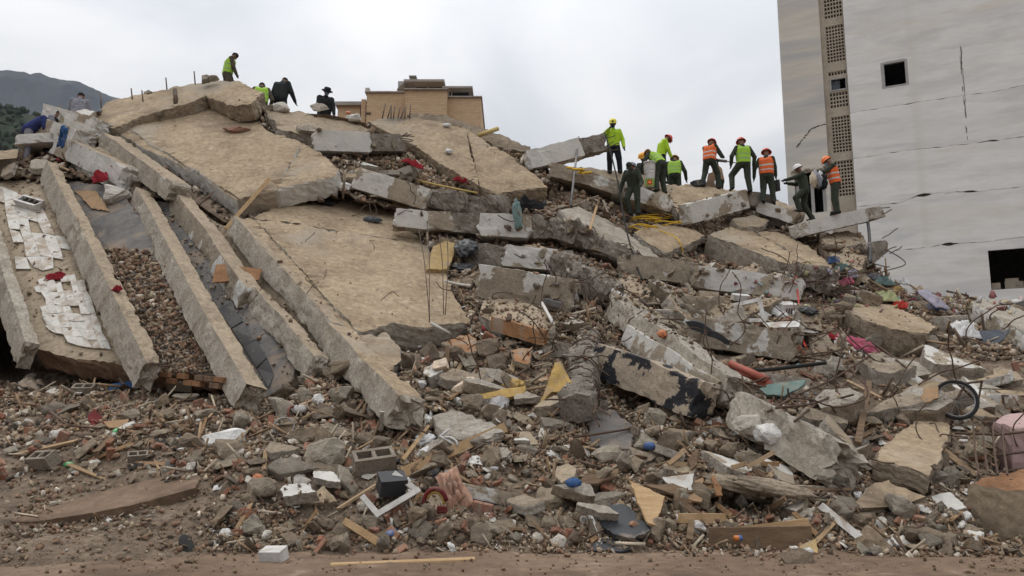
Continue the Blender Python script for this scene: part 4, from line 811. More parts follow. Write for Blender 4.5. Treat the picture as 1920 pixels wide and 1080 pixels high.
scatter('ground_pebbles', 'pebbles and crumbs on the bare earth in front', 'pebbles', ROCK, 2300, FRONT, 2.5, 12, owners=None, w=[1.2, .35, 1.0], powr=3.8, pal=PAL[[0, 2, 4, 5, 6, 7, 9, 1]] * .9)
scatter('slab_crumbs', 'crumbs lying on the fallen slabs', 'crumbs', ROCK, 1000, [(180, 160, 640, 380), (440, 370, 880, 620), (700, 215, 1030, 360), (1040, 310, 1700, 640), (1580, 560, 1920, 900)], 1.5, 5.5, owners=None, pal=TANP, powr=3.5, w=[.5, .6, .6, 1.3, 1])
scatter('bay_rubble', 'brick and tile rubble that slid down the floor bays', 'rubble', SHARD + BRK + SHARD, 2600, [(190, 470, 430, 700)], 4, 17, owners=('sloping floor bay half covered by brick rubble between two ribs',), sink=.12, pal=np.vstack([PAL, PAL[5:8]]))
scatter('bay_crumbs', 'thin scatter of crumbs on the upper floor bays', 'crumbs', SHARD + ROCK, 330, [(0, 340, 420, 640), (350, 400, 690, 720)], 3, 11, owners=('sloping floor bay with broken white tiles at the far left', 'sloping floor bay of black tiles between two tan ribs', 'narrow sloping floor strip with pink tiles beside the large slab'), sink=.3, pal=TANP)
BAG = scatter('clothes_litter', 'small bright scraps of cloth and paper in the heap', 'litter', SHARD, 420, MID + APRON, 6, 15, pal=np.array([(.60, .58, .56), (.64, .63, .62), (.28, .06, .06), (.10, .15, .25), (.55, .50, .40), (.06, .06, .07), (.45, .28, .14), (.25, .32, .34)]), pw=[.36, .31, .04, .04, .12, .07, .02, .04], w=[1.6] * 6 + [.7] * 6)
scatter('ridge_litter', 'colourful clothes and paper spilled toward the tower', 'litter', SHARD, 200, [(1560, 490, 1760, 570), (1700, 535, 1920, 590)], 8, 20, owners=None, pal=np.array([(.60, .58, .56), (.50, .40, .38), (.36, .44, .42), (.34, .14, .14), (.45, .43, .25), (.36, .34, .40), (.5, .42, .3)]))
scatter('stack_debris', 'crumbled masonry and dirt lying on the stacked beams', 'rubble', SHARD + ROCK + BRK, 2300, [(560, 230, 780, 310), (740, 365, 1330, 640), (1030, 310, 1640, 560), (1120, 560, 1420, 760)], 3.5, 14, owners='bits', upmin=.55, sink=.2, w=[.8, 1, .6, .5], powr=2.6)
scatter('streak_debris', 'litter and brick streak sliding down beside the wide tan slab', 'rubble', SHARD + BRK, 900, [(640, 225, 780, 290), (720, 285, 900, 350)], 5, 18, owners='loose', sink=.2)
def inst(name, label, cat, group, tm, m, n, zones, smin, smax, w=None, owners='loose', sink=.16, powr=2.0, flat_=False):
    meshes = []
    for k, (V, F) in enumerate(tm):
        me = bpy.data.meshes.new(name); me.from_pydata(V.tolist(), [], F.tolist()); me.materials.append(MAT[m]); me.update(); meshes.append(me)
    s = sample(n, zones, w, owners); rr = rand_rot(len(s))
    for (p, nn, d), ro in zip(s, rr):
        o = bpy.data.objects.new(name, random.choice(meshes)); COL.objects.link(o); sz = (smin + (smax - smin) * random.random() ** powr) * d / FPX
        sz = min(sz, smax * 10.5 / FPX) if d > 10.5 else sz; o.location = p + nn * sz * sink; o.scale = (sz * random.uniform(.85, 1.2), sz * random.uniform(.85, 1.2), sz * random.uniform(.8, 1.1))
        if flat_:
            q = Vector(nn).to_track_quat('Z', 'Y') @ Matrix.Rotation(random.uniform(0, 6.28), 3, 'Z').to_quaternion() @ Matrix.Rotation(random.gauss(0, .35), 3, 'X').to_quaternion(); o.rotation_euler = q.to_euler()
        else: o.rotation_euler = Matrix(ro.tolist()).to_euler()
        o_px = 960 + FPX * p[0] / d; big = 'large' if sz > .38 else ('mid-sized' if sz > .24 else 'small'); far = d > 17
        zone_ = ('at the foot of the heap ' if d < 11 else 'in the lower heap ' if d < 14 else 'in the middle heap ' if d < 17.5 else 'on the upper slope ') + [w_ for b_, w_ in ((200, 'far left'), (420, 'below the left ribs'), (640, 'below the large slab'), (860, 'by the long plank'), (1060, 'left of the fallen column'), (1250, 'by the black-painted beam'), (1450, 'below the diagonal beam'), (1680, 'by the rough pale beam'), (9999, 'near the right edge')) if o_px < b_][0]
        tag(o, big + ' ' + label + ' ' + zone_, cat, group)
inst('concrete_chunk', 'angular grey-brown concrete chunk', 'concrete chunk', 'loose concrete chunks', refine(hulls(22, 12, 1, 21)), 'chunk', 300, APRON + MID, 22, 76, w=[.5, 1.4, 1.4, 1.3, 1.3, .9] + [.22] * 6)
inst('brick_fragment', 'reddish broken brick piece', 'brick', 'loose brick fragments', refine(BRK, .02), 'brick_bits', 190, APRON + MID, 16, 40, w=[1.6, 1.3, .9, .8, 1, .8] + [.45] * 6)
inst('plaster_lump', 'whitish plaster lump', 'plaster lump', 'loose white plaster lumps', refine(hulls(14, 16, 1.2, 3), .07), 'white_bits', 170, APRON + MID, 12, 34, w=[.7, 1.5, 1.4, 1.5, .8, .9] + [.4] * 6)
inst('tile_shard', 'pale flat tile shard', 'tile shard', 'loose tile shards', SHARD, 'white_bits', 150, APRON + MID, 16, 40, w=[1.2, 1.2, 1, 1, .8, .8] + [.6] * 6, flat_=True)
inst('wall_flake', 'flat brown masonry flake', 'masonry slab', 'flat masonry slabs', refine(hulls(18, 11, .3, 22), .03), 'chunk', 150, APRON + MID, 30, 80, w=[.8, 1.3, 1.2, 1.2, 1, .8] + [.7] * 6, flat_=True)
inst('dark_scrap', 'dark flat scrap', 'scrap', 'dark scraps', SHARD, 'dark_bits', 90, APRON + MID, 14, 42, flat_=True)
inst('wood_lath', 'thin wooden lath', 'lath', 'loose wooden laths', STICK, 'wood', 110, APRON + MID, 40, 120, flat_=True, sink=.06)

inst('masonry_lump', 'masonry lump atop beams', 'masonry lump', 'masonry lumps on the stacked beams', refine(hulls(14, 12, .8, 31)), 'chunk', 70, [(740, 370, 1330, 640), (1030, 310, 1640, 560), (560, 225, 760, 300)], 14, 40, owners='bits', sink=.15)
# ------------------------------------------------------------------ tiles and bricks that belong to the floor bays
def bay_tiles(parent, quad, nx, ny, m, drop, lift, jit, th=.025, name='tile', edge=0):
    """broken tiles laid over the picture quad (tl, tr, br, bl) on the bay's surface"""
    tl, tr, br, bl = [np.array(q, float) for q in quad]; pts = {}
    for i in range(nx + 1):
        for j in range(ny + 1):
            a, b = i / nx, j / ny; q = (tl * (1 - a) + tr * a) * (1 - b) + (bl * (1 - a) + br * a) * b; q = q + rng.uniform(-jit, jit, 2); h = cast(*q); pts[i, j] = (h[0], h[1]) if h is not None and h[2] == parent['label'] else None
    for i in range(nx):
        for j in range(ny):
            c = [pts[i, j], pts[i + 1, j], pts[i + 1, j + 1], pts[i, j + 1]]
            if random.random() < drop or any(k is None for k in c): continue
            if edge and noise.noise((i * .55, j * .5, nx * 1.7)) > edge + .2 * (min(i, nx - 1 - i, j, ny - 1 - j) > 0) - .25 * (i < 2): continue
            p = [k[0] for k in c]; n = unit(np.cross(p[1] - p[0], p[3] - p[0])); n = n if n[2] > 0 else -n; ctr = np.mean(p, 0)
            if max(np.linalg.norm(a - ctr) for a in p) > 1.3: continue
            tl_ = lift + random.uniform(-.006, .012); q = [ctr + (a - ctr) * random.uniform(.985, .999) + n * (tl_ + random.uniform(0, .02)) for a in p]
            if random.random() < .1: k = random.randrange(4); q[k] = q[k] + (ctr - q[k]) * random.uniform(.25, .55)
            V = q + [a - n * th for a in q]; obj(name, V, [(0, 1, 2, 3), (7, 6, 5, 4), (0, 4, 5, 1), (1, 5, 6, 2), (2, 6, 7, 3), (3, 7, 4, 0)], m, parent)
bay_tiles(bay1, [(-12, 350), (112, 388), (178, 512), (10, 505)], 7, 6, 'tile_white', .05, .035, 3, edge=.33)
bay_tiles(bay1, [(58, 528), (180, 508), (238, 668), (96, 636)], 9, 9, 'tile_white', .05, .035, 3, edge=.3)
bay_tiles(bay3, [(296, 398), (336, 402), (550, 686), (505, 728)], 2, 9, 'tile_black', .03, .03, 1.5)
bay_tiles(bay4, [(535, 580), (562, 578), (630, 665), (604, 672)], 1, 4, 'tile_pink', .1, .03, 2)
def end_bricks(parent, a, b, rows, n, m='block_brick'):
    A, B = at(*a)[0], at(*b)[0]; t = unit(B - A); L = np.linalg.norm(B - A); f = unit(np.cross(t, (0, 0, 1))); f = f if f[1] < 0 else -f; up = np.cross(f, t); up = up if up[2] > 0 else -up
    for r in range(rows):
        for k in range(n):
            if random.random() < .38: continue
            c = A + t * L * (k + .5 + (r % 2) * .3) / (n + .5) + up * r * .105 + f * random.uniform(.0, .02)
            MB().box(c, (t, f, up), (L / n * .43, .04, .044)).build('brick', random.choice([m, 'block_dark', m]), parent)
end_bricks(bay1, (80, 685), (225, 705), 3, 9); end_bricks(bay2, (300, 712), (425, 725), 2, 7)
# ------------------------------------------------------------------ household things in the heap
def basis(n, rot=0.0):
    n = unit(n); x = np.array([1., 0, 0]); x = unit(x - n * np.dot(x, n)); y = np.cross(n, x); c, s = math.cos(R(rot)), math.sin(R(rot)); return x * c + y * s, y * c - x * s, n
CAMN = np.array([0, -.62, .78])
def rag(q, n):
    out = []
    for a, b in zip(q, q[1:] + q[:1]):
        k = max(1, int(np.linalg.norm(b - a) / .07)); e = unit(b - a); x = np.cross(e, n)
        for i in range(k): p = a + (b - a) * i / k; out.append(p + x * (.012 * random.uniform(-1, 1) + .02 * fbm(p, 5, 3)) + n * .015 * fbm(p, 3, 8))
    return out
def sheet(name, label, cat, poly, m, th=.03, lift=.06, pull=0.0, parent=None, mats=None):
    """flat board whose outline is seen at the picture points poly, resting on what lies under it"""
    c = [cast(x, y) for x, y in poly]; p = np.array([h[0] if h is not None else S(*q) for h, q in zip(c, poly)]); ctr = p.mean(0); n = np.linalg.svd(p - ctr)[2][2]; v = unit(CAM - ctr)
    if np.dot(n, v) < 0: n = -n
    if np.dot(n, v) < .35: n = unit(n + v * .6)
    lift *= .6; ctr = ctr + v * (lift + pull) + np.array([0, 0, lift * .5]); q = [onplane(x, y, ctr, n) for x, y in poly]; q = rag(q, n); N = len(q); V = list(q) + [a - n * th for a in q]
    F = [tuple(range(N)), tuple(range(2 * N - 1, N - 1, -1))] + [(i, N + i, N + (i + 1) % N, (i + 1) % N) for i in range(N)]
    if np.dot(np.cross(q[1] - q[0], q[2] - q[0]), n) < 0: F = [f[::-1] for f in F]
    return obj(name, V, F, m, parent, label=label, cat=cat)
def bar(name, label, cat, a, b, w, th, m, lift=.06, parent=None, up=None, la=0.0, lb=0.0):
    A, B = at(*a)[0], at(*b)[0]; v = unit(CAM - (A + B) / 2); A = A + v * lift + np.array([0, 0, la]); B = B + v * lift + np.array([0, 0, lb]); t = unit(B - A); n = unit(v - t * np.dot(v, t)) if up is None else unit(np.array(up) - t * np.dot(np.array(up), t)); x = np.cross(t, n); L = np.linalg.norm(B - A)
    mb = MB(); mb.box((0, 0, 0), (t, x, n), (L / 2, w / 2, th / 2)); V = [np.array(q) + (A + B) / 2 + x * .01 * random.uniform(-1, 1) for q in mb.V]; return obj(name, V, mb.F, m, parent, label=label, cat=cat)
def pipe(name, label, cat, pts, r, m, lift=.05, smoothn=4, offs=None, n=8, parent=None, world=None):
    q = world or [at(x, y)[0] + unit(CAM - at(x, y)[0]) * (lift + (offs[i] if offs else 0)) for i, (x, y) in enumerate(pts)]; V, F = tube(catmull(q, smoothn), r, n); return obj(name, V, F, m, parent, label=label, cat=cat, smooth=True)
def cloth(name, label, cat, px, py, w, h, m, rot=0, crump=.12, lift=.05, hang=None, seed=None, n=None, parent=None):
    p, nn = at(px, py); nn = unit(nn * .4 + CAMN) if n is None else unit(n); x, y, z = basis(nn, rot); N = 15; V = []; sd = random.uniform(0, 99) if seed is None else seed
    for j in range(N):
        for i in range(N):
            a, b = i / (N - 1) - .5, j / (N - 1) - .5; e = 1 + .35 * noise.noise((a * 3, b * 3, sd)); k = noise.noise((a * 5 + sd, b * 5, 1)) + .6 * noise.noise((a * 11, b * 11 + sd, 2)); rr = max(abs(a), abs(b)) * 2
            V.append(p + x * a * w * e + y * b * h * e + z * (lift + crump * (k * .9 + .55) * (1.05 - rr * rr)))
    F = [(j * N + i, j * N + i + 1, (j + 1) * N + i + 1, (j + 1) * N + i) for j in range(N - 1) for i in range(N - 1)]; b = len(V); V += [q - z * .02 for q in V]; F += [tuple(b + i for i in f[::-1]) for f in F]
    ed = [i for i in range(N)] + [j * N + N - 1 for j in range(1, N)] + [(N - 1) * N + i for i in range(N - 2, -1, -1)] + [j * N for j in range(N - 2, 0, -1)]
    F += [(ed[k], b + ed[k], b + ed[(k + 1) % len(ed)], ed[(k + 1) % len(ed)]) for k in range(len(ed))]
    return obj(name, V, F, m, parent, label=label, cat=cat, smooth=True)
def lump(name, label, cat, px, py, w, h, m, ang=0, rough=.35, lift=.3, parent=None, depth=None, fold=3.0):
    p, nn = at(px, py); bm = bmesh.new(); bmesh.ops.create_icosphere(bm, subdivisions=4, radius=1); x, y, z = basis(CAMN, ang); sd = random.uniform(0, 99); V = []; d = depth or min(w, h) * .6
    for v in bm.verts:
        c = np.array(v.co); k = 1 + rough * (noise.noise((c[0] * fold + sd, c[1] * fold, c[2] * fold)) + .6 * noise.noise((c[0] * fold * 2.4, c[1] * fold * 2.4 + sd, c[2] * fold * 2.4))); V.append(p + z * d * lift + x * c[0] * w / 2 * k + y * c[1] * h / 2 * k + z * c[2] * d / 2 * k)
    F = [[v.index for v in f.verts] for f in bm.faces]; bm.free(); return obj(name, V, F, m, parent, label=label, cat=cat, smooth=True)
def ring(name, label, cat, c, n, r, t, m, parent=None, seg=28):
    x, y, z = basis(n); pts = [c + (x * math.cos(a) + y * math.sin(a)) * r for a in np.linspace(0, 2 * math.pi, seg + 1)]; V, F = tube(pts, t, 6, False); return obj(name, V, F, m, parent, label=label, cat=cat, smooth=True)
# boards, planks, panels
bar('long_plank', 'long pale wooden plank leaning across the lower centre rubble', 'plank', (756, 886), (946, 802), .15, .03, 'wood_pale', lift=.22)
bar('ground_plank', 'long weathered plank lying on the earth in front', 'plank', (620, 1060), (890, 1049), .09, .03, 'wood_pale', lift=.03, up=(0, -.1, 1))
bar('short_plank', 'short brown plank sliding down the front of the rubble', 'plank', (646, 977), (730, 1030), .09, .03, 'wood_pale', lift=.12)
bar('broom_stick', 'thin orange wooden pole stuck up in the lower centre', 'pole', (755, 862), (803, 812), .035, .035, 'wood_pale', lift=.2, lb=.1)
bar('wooden_bar', 'thin orange wooden bar lying by the hollow block', 'pole', (712, 840), (768, 840), .035, .03, 'wood_pale', lift=.2)
bar('white_plank', 'short white wooden slat standing in the rubble', 'slat', (714, 806), (717, 772), .07, .02, 'white_paintwood', lift=.2)
bar('white_rail', 'pair-coloured white rail lying in the lower right rubble', 'slat', (1540, 948), (1642, 1032), .09, .03, 'white_paintwood', lift=.15)
bar('grey_lath_board', 'long thin board hanging off the upper slab corner', 'board', (424, 428), (505, 336), .09, .03, 'wood_pale', lift=.35)
bar('stake', 'pale wooden stake standing in the centre right', 'stake', (1106, 430), (1119, 386), .07, .05, 'wood_pale', lift=.35)
bar('tilted_post', 'brown wooden post leaning in the right rubble', 'post', (1608, 830), (1630, 738), .09, .06, 'wood_dark', lift=.3, lb=.2)
for k, (a, b, lab) in enumerate((((1330, 1012), (1515, 1018), 'lower'), ((1332, 1003), (1520, 1000), 'middle'), ((1390, 1000), (1516, 985), 'upper tilted'))):
    bar('floor_board', lab + ' weathered board of the stack in the front right', 'board', a, b, .17, .035, 'wood_dark' if k != 2 else 'wood_pale', lift=.12 + .06 * k)
bar('cross_board', 'pale board resting level in front of the dark hollow', 'board', (1275, 972), (1358, 971), .10, .06, 'wood_pale', lift=.25)
bar('prop_board', 'short upright board under the level board', 'board', (1292, 1012), (1296, 978), .08, .04, 'wood_dark', lift=.25)
tv = sheet('black_board', 'black flat panel lying at the foot of the rubble', 'panel', [(1102, 968), (1160, 942), (1178, 952), (1226, 992), (1190, 1008), (1150, 1000)], 'black_case', .06, .22)
sheet('grey_board', 'grey panel with a dark face folded under the black panel', 'panel', [(1100, 1032), (1130, 1008), (1192, 1010), (1184, 1028), (1165, 1033)], 'black_case', .03, .06)
sheet('white_edge_strip', 'white curved strip at the edge of the black panel', 'strip', [(1101, 968), (1108, 968), (1124, 1008), (1116, 1012)], 'white_plastic', .03, .24)
sheet('yellow_board', 'yellow board with notches propped beside the thin rods', 'board', [(800, 505), (812, 462), (836, 452), (858, 458), (846, 490), (836, 505)], 'board_yellow', .14, .35)
sheet('foam_board', 'torn yellow foam board bent upright in the lower centre', 'foam board', [(1000, 790), (1012, 788), (1024, 745), (1034, 735), (1068, 735), (1070, 716), (1050, 678), (1040, 680), (1030, 712), (1022, 730)], 'foam_yellow', .08, .65)
sheet('foam_strip', 'long yellow foam strip lying left of the bent foam board', 'foam strip', [(890, 742), (950, 728), (985, 724), (982, 738), (930, 748), (892, 752)], 'foam_yellow', .06, .35)
lump('foam_clump', 'ragged yellow foam clump above the foam strip', 'foam', 965, 728, .35, .3, 'foam_yellow', 10, .5)
sheet('slate_sheet', 'dark grey sheet lying under the diagonal beam on the right', 'sheet', [(1284, 602), (1312, 604), (1370, 640), (1352, 662), (1318, 648)], 'sheet_slate', .02, .2)
sheet('dark_sheet', 'dark bent sheet with tan edge on the right slope', 'sheet', [(1818, 652), (1832, 620), (1895, 618), (1880, 636), (1858, 652)], 'sheet_slate', .03, .3)
sheet('green_sheet', 'grey-green curved sheet on the right', 'sheet', [(1415, 734), (1440, 720), (1512, 712), (1500, 726), (1470, 742), (1440, 740)], 'sheet_green', .03, .3)
sheet('cardboard_sheet', 'brown cardboard sheet on the grey floor bay', 'cardboard', [(139, 357), (180, 358), (205, 396), (172, 390)], 'cardboard', .02, .12)
sheet('rust_board', 'rust-coloured wooden panel jammed between ribs and large slab', 'panel', [(398, 530), (405, 494), (490, 505), (485, 524), (440, 526)], 'block_brick', .03, .35)
sheet('dark_red_board', 'dark red board tilted in the left rubble', 'board', [(164, 780), (176, 768), (202, 790), (190, 806), (170, 798)], 'velvet_red', .04, .25)
sheet('brown_tile_slab', 'broken brown masonry tile in the left rubble', 'tile', [(194, 790), (240, 785), (238, 800), (205, 803)], 'cardboard', .04, .25)
sheet('blue_case', 'blue suitcase half buried below the left floor bays', 'case', [(204, 728), (210, 720), (246, 714), (251, 728), (230, 735), (206, 738)], 'cloth_blue', .14, .3)
sheet('wide_cardboard', 'torn cardboard piece left of the bicycle wheel', 'cardboard', [(1728, 748), (1732, 728), (1760, 725), (1760, 745), (1735, 754)], 'cardboard', .03, .35)
sheet('yellow_paper_board', 'small yellow board by the front right boulders', 'board', [(1482, 1036), (1500, 1022), (1530, 1010), (1533, 1038), (1515, 1036)], 'board_yellow', .03, .12)
for k, (poly, m, lab) in enumerate(([([(1210, 910), (1262, 905), (1300, 920), (1275, 930)]), 'wood_dark', 'dark broken furniture panel at the left of the wood tangle'], [([(1180, 900), (1245, 930), (1230, 985), (1212, 980)]), 'wood_pale', 'pale splintered panel in the wood tangle'],
    [([(1290, 862), (1306, 842), (1306, 870), (1296, 880)]), 'wood_dark', 'small dark panel standing at the top of the wood tangle'], [([(1295, 905), (1318, 895), (1315, 940), (1292, 938)]), 'cardboard', 'folded cardboard hanging in the wood tangle'], [([(1240, 895), (1300, 888), (1298, 920), (1270, 915)]), 'white_paintwood', 'white foam-covered panel in the wood tangle'],
    [([(1335, 893), (1350, 892), (1356, 930), (1342, 928)]), 'block_brick', 'striped reddish tile leaning in the wood tangle'], [([(1085, 905), (1105, 888), (1155, 880), (1158, 892), (1120, 905)]), 'wood_dark', 'curved dark plank left of the wood tangle'])):
    sheet('furniture_board', lab, 'panel', poly, m, .03, .3 + .05 * (k % 3))
for k in range(16):
    x, y = random.uniform(1190, 1470), random.uniform(868, 960); L = random.uniform(25, 60); a = random.uniform(-.9, .9); bar('broken_lath', ('long' if L > 42 else 'short') + ' broken wooden lath in the ' + ('left' if x < 1290 else 'middle' if x < 1380 else 'right') + ' part of the furniture wreckage', 'lath', (x, y), (x + L * math.cos(a), y + L * math.sin(a)), .06, .03, 'wood', lift=random.uniform(.12, .4))['group'] = 'laths of the furniture wreckage'
for x, y, lab in ((1390, 918, 'upper'), (1420, 935, 'lower'), (1448, 922, 'right-hand')): lump('rolled_carpet', lab + ' grey-brown crumpled carpet roll in the lower right wreckage', 'carpet', x, y, 1.0, .24, 'concrete_brown', -18, .25, .5)
# frames, appliances, vessels
def rectframe(name, label, cat, tl, tr, br, bl, wd, m, lift=.2, th=.04, skip=None):
    p = [at(*q)[0] for q in (tl, tr, br, bl)]; c = np.mean(p, 0); v = unit(CAM - c); n = unit(v + np.array([0, 0, .4])); q = [onplane(x, y, c + v * lift, n) for x, y in (tl, tr, br, bl)]; root = empty(name, q[3], label, cat)
    for k in range(4):
        if k == skip: continue
        a, b = q[k], q[(k + 1) % 4]; t = unit(b - a); mb = MB(); mb.box((a + b) / 2, (t, np.cross(n, t), n), (np.linalg.norm(b - a) / 2 + wd / 2, wd / 2, th / 2 - .002 * (k % 2))); mb.build('frame_bar', m, root)
    return root
rectframe('picture_frame', 'white picture-frame angle with a corner pointing down', 'frame', (682, 934), (742, 890), (782, 920), (708, 964), .07, 'white_paintwood', .35, skip=0)
rectframe('broken_window', 'white broken window frame on the right debris', 'window frame', (1378, 572), (1424, 562), (1432, 600), (1390, 602), .09, 'white_plastic', .3)

def cabinet(name, label, cat, px, py, hs, m, rot, tilt=.4, lift=.1, slots=0):
    p, nn = at(px, py); n = unit(np.array([random.uniform(-.2, .2), -tilt, 1])); x, y, z = basis(n, rot); c = p + z * (hs[2] * .8) + unit(CAM - p) * lift; mb = MB(); mb.box(c, (x, y, z), hs); o = mb.build(name, m, label=label, cat=cat)
    for k in range(slots): MB().box(c - y * (hs[1] + .004) + x * hs[0] * (-.5 + k * .33), (x, y, z), (hs[0] * .07, .006, hs[2] * .45)).build('slot', 'tower_core', o)
    return o
cabinet('white_box', 'white plastic box with slots among the white debris', 'box', 1472, 590, (.22, .16, .16), 'white_plastic', 20, slots=4); lump('white_bag', 'white plastic bag left of the slotted box', 'bag', 1452, 585, .35, .5, 'cloth_white', 0, .3)
cabinet('white_box', 'white drawer front under the long plaster-flaked beam', 'box', 1388, 562, (.2, .1, .07), 'white_plastic', 5)
for k, (poly, lab) in enumerate((([(1430, 605), (1500, 600), (1498, 612), (1440, 615)], 'upper white board fallen below the window frame'), ([(1500, 612), (1535, 622), (1525, 625), (1505, 622)], 'white oval board fallen right of the window frame'), ([(1432, 582), (1448, 590), (1440, 600), (1420, 590)], 'small white board beside the window frame'))): sheet('white_board', lab, 'board', poly, 'white_plastic', .03, .2)
lump('white_bowl', 'round white plastic bowl by the fallen white boards', 'bowl', 1465, 596, .32, .26, 'white_plastic', 0, .08, .5)
cabinet('black_block', 'black burnt block resting in the white frame', 'block', 733, 918, (.17, .12, .11), 'black_case', 22, .5, .15)
heater = empty('metal_grille', at(60, 395)[0], 'white metal grille with wires fallen on the tiled bay', 'grille'); n0 = at(60, 395)[1]; x0, y0, z0 = basis(n0, -28); c0_ = at(60, 390)[0] + z0 * .14
for sg in (-1, 1): MB().box(c0_ + y0 * sg * .13, (x0, y0, z0), (.42, .03, .1)).build('rail', 'white_plastic', heater)
for k in range(5): MB().box(c0_ + x0 * (-.4 + .2 * k), (x0, y0, z0), (.018, .1, .085)).build('fin', 'white_plastic' if k in (0, 4) else 'tower_core', heater)
MB().box(c0_ - z0 * .09, (x0, y0, z0), (.38, .098, .01)).build('back_plate', 'tower_core', heater)
def hollow_block(label, px, py, rot, tilt, s=1.0):
    p, nn = at(px, py); n = unit(np.array([tilt, -.5, .8])); x, y, z = basis(n, rot); root = empty('hollow_block', p, label, 'hollow block'); c = p + z * .09 * s + unit(CAM - p) * .08; mb = MB(); L, Wd, H, t = .22 * s, .1 * s, .1 * s, .02 * s
    for sg in (-1, 1): mb.box(c + y * sg * (Wd - t), (x, y, z), (L, t, H))
    for k in (-1, 0, 1): mb.box(c + x * k * (L - t), (x, y, z), (t, Wd - 2 * t, H * .99))
    o = mb.build('block_shell', 'cinder', root); MB().box(c - z * H * .75, (x, y, z), (L * .95, Wd * .8, .01)).build('block_web', 'tower_core', root)
hollow_block('two-hole concrete block in the lower centre rubble', 700, 878, 22, .1, 1.25); hollow_block('hollow concrete block lying in the left foreground rubble', 88, 872, -20, -.3, 1.0); hollow_block('hollow concrete block under the end of the left ribs', 338, 728, 10, .2, .95); hollow_block('hollow block lying flat near the blue suitcase', 160, 738, 0, 0, .9); hollow_block('small two-hole brick in the left foreground', 258, 862, 25, .2, .6)
for (x, y, w, h, m, lab, a) in ((425, 830, .62, .34, 'white_bits', 'long white-faced concrete block in the left centre rubble', 14), (375, 832, .5, .42, 'chunk', 'big square tan block left of the white-faced block', 0), (615, 865, .6, .55, 'chunk', 'big rounded boulder in the lower centre', 0), (540, 890, .62, .36, 'chunk', 'flat-topped stone in the lower centre', 10), (580, 820, .7, .34, 'chunk', 'long broken stone above the lower centre', 0),
    (1028, 945, .38, .42, 'chunk', 'tall tan stone right of centre front', 0), (988, 850, .34, .26, 'chunk', 'tan striped brick stone near the centre', -8), (1130, 862, .5, .34, 'chunk', 'pale wedge stone right of centre', 15), (1056, 1020, .26, .2, 'white_bits', 'rough white block on the earth in front', 0), (1018, 1012, .25, .18, 'white_bits', 'white plaster lump behind the front white block', 0), (1490, 1052, .42, .24, 'chunk', 'tan boulder alone on the earth at front right', 5),
    (1605, 975, .48, .28, 'chunk', 'grey flat stone in the front right rubble', -5), (1645, 990, .26, .22, 'white_bits', 'white block in the front right rubble', 0), (1690, 1022, .26, .22, 'white_bits', 'white lump at the front right edge', 0), (1830, 1018, .28, .24, 'white_bits', 'pale round lump under the brown block', 0), (1735, 1010, .5, .26, 'chunk', 'dark purple-grey stone at the front right', -10), (520, 780, .5, .5, 'chunk', 'brown square stone left of the metal ring', -20),
    (1405, 800, .5, .4, 'white_bits', 'white concrete lump on top of the rough pale beam', -30), (1440, 815, .42, .36, 'white_bits', 'second white lump on the rough pale beam', 0), (932, 690, .45, .55, 'chunk', 'upright grey block in the centre rubble', -25), (915, 660, .5, .45, 'chunk', 'square grey block under the orange piece', 20), (1035, 805, .45, .35, 'chunk', 'flat pinkish stone below the foam board', 10), (640, 692, .55, .34, 'chunk', 'pale cracked stone above the lower beam', 10),
    (445, 246, .85, .38, 'brick_bits', 'dark reddish clod lying on the upper left slab', 5), (530, 205, .6, .4, 'white_bits', 'white boulder on the ridge below the jacketed man', 5), (500, 205, .55, .35, 'chunk', 'grey boulder on the ridge below the vested man', 0), (600, 205, .7, .3, 'white_bits', 'white plaster block on the ridge near the hatted man', -20), (665, 225, .5, .4, 'white_bits', 'white round lump behind the orange helmet-like ball', 0), (575, 250, .7, .45, 'chunk', 'brown boulder cluster left of the white-faced beam', 0), (215, 372, .7, .8, 'white_bits', 'white-grey boulder hanging below the red cloth', 0), (645, 355, .45, .35, 'white_bits', 'white-topped stone at the head of the large slab', 20), (385, 152, .32, .55, 'chunk', 'upright stone on the summit left of the vested man', 0), (392, 150, .4, .3, 'chunk', 'small stone on the summit beside the upright stone', 0), (277, 175, .32, .2, 'chunk', 'single stone on the left ridge line', 0), (825, 690, .32, .3, 'tile_pink', 'pale tile wedge in the centre rubble', 0), (865, 725, .5, .35, 'tile_pink', 'pale pointed tile in the hollow right of the lower beam', 20), (1640, 640, .5, .35, 'chunk', 'brown stone below the thick tan slab', 0), (1560, 470, .6, .4, 'chunk', 'boulder by the upended slab piece', 0)):
    V, F = refine(hulls(1, 15, 1, random.randrange(9999)), .045, 2, random.randrange(99))[0]; p, nn = at(x, y); xa, ya, za = basis(unit(nn * .3 + CAMN), a); k = np.ptp(V, 0); dd = min(w, h) * .8; VV = [p + za * dd * .22 + xa * v[0] / k[0] * w + ya * v[1] / k[1] * h + za * v[2] / k[2] * dd for v in V]
    obj('stone_block', VV, F, m, label=lab, cat='stone')
p, nn = at(532, 800); ring('metal_ring', 'thin grey metal ring in the left centre rubble', 'ring', p + unit(CAM - p) * .25, (.1, -.85, .5), .15, .014, 'steel_grey')
lump('metal_pot', 'dented grey metal pot right of the metal ring', 'pot', 562, 776, .24, .2, 'metal_pot', 0, .06, .8); ring('pot_band', 'dark red band around the metal pot', 'band', at(548, 774)[0] + unit(CAM - at(548, 774)[0]) * .22, (1, -.4, .2), .1, .02, 'velvet_red')
cabinet('white_container', 'white plastic container on the earth at front left of centre', 'container', 514, 1050, (.13, .09, .07), 'white_plastic', -12, .25, .0); lump('green_bottle', 'crushed green plastic bottle in the left foreground', 'bottle', 130, 875, .14, .09, 'bottle_green', 0, .2, .8); lump('green_cup', 'small green bottle in the left rubble', 'bottle', 217, 812, .07, .14, 'bottle_green', 0, .2, .9)
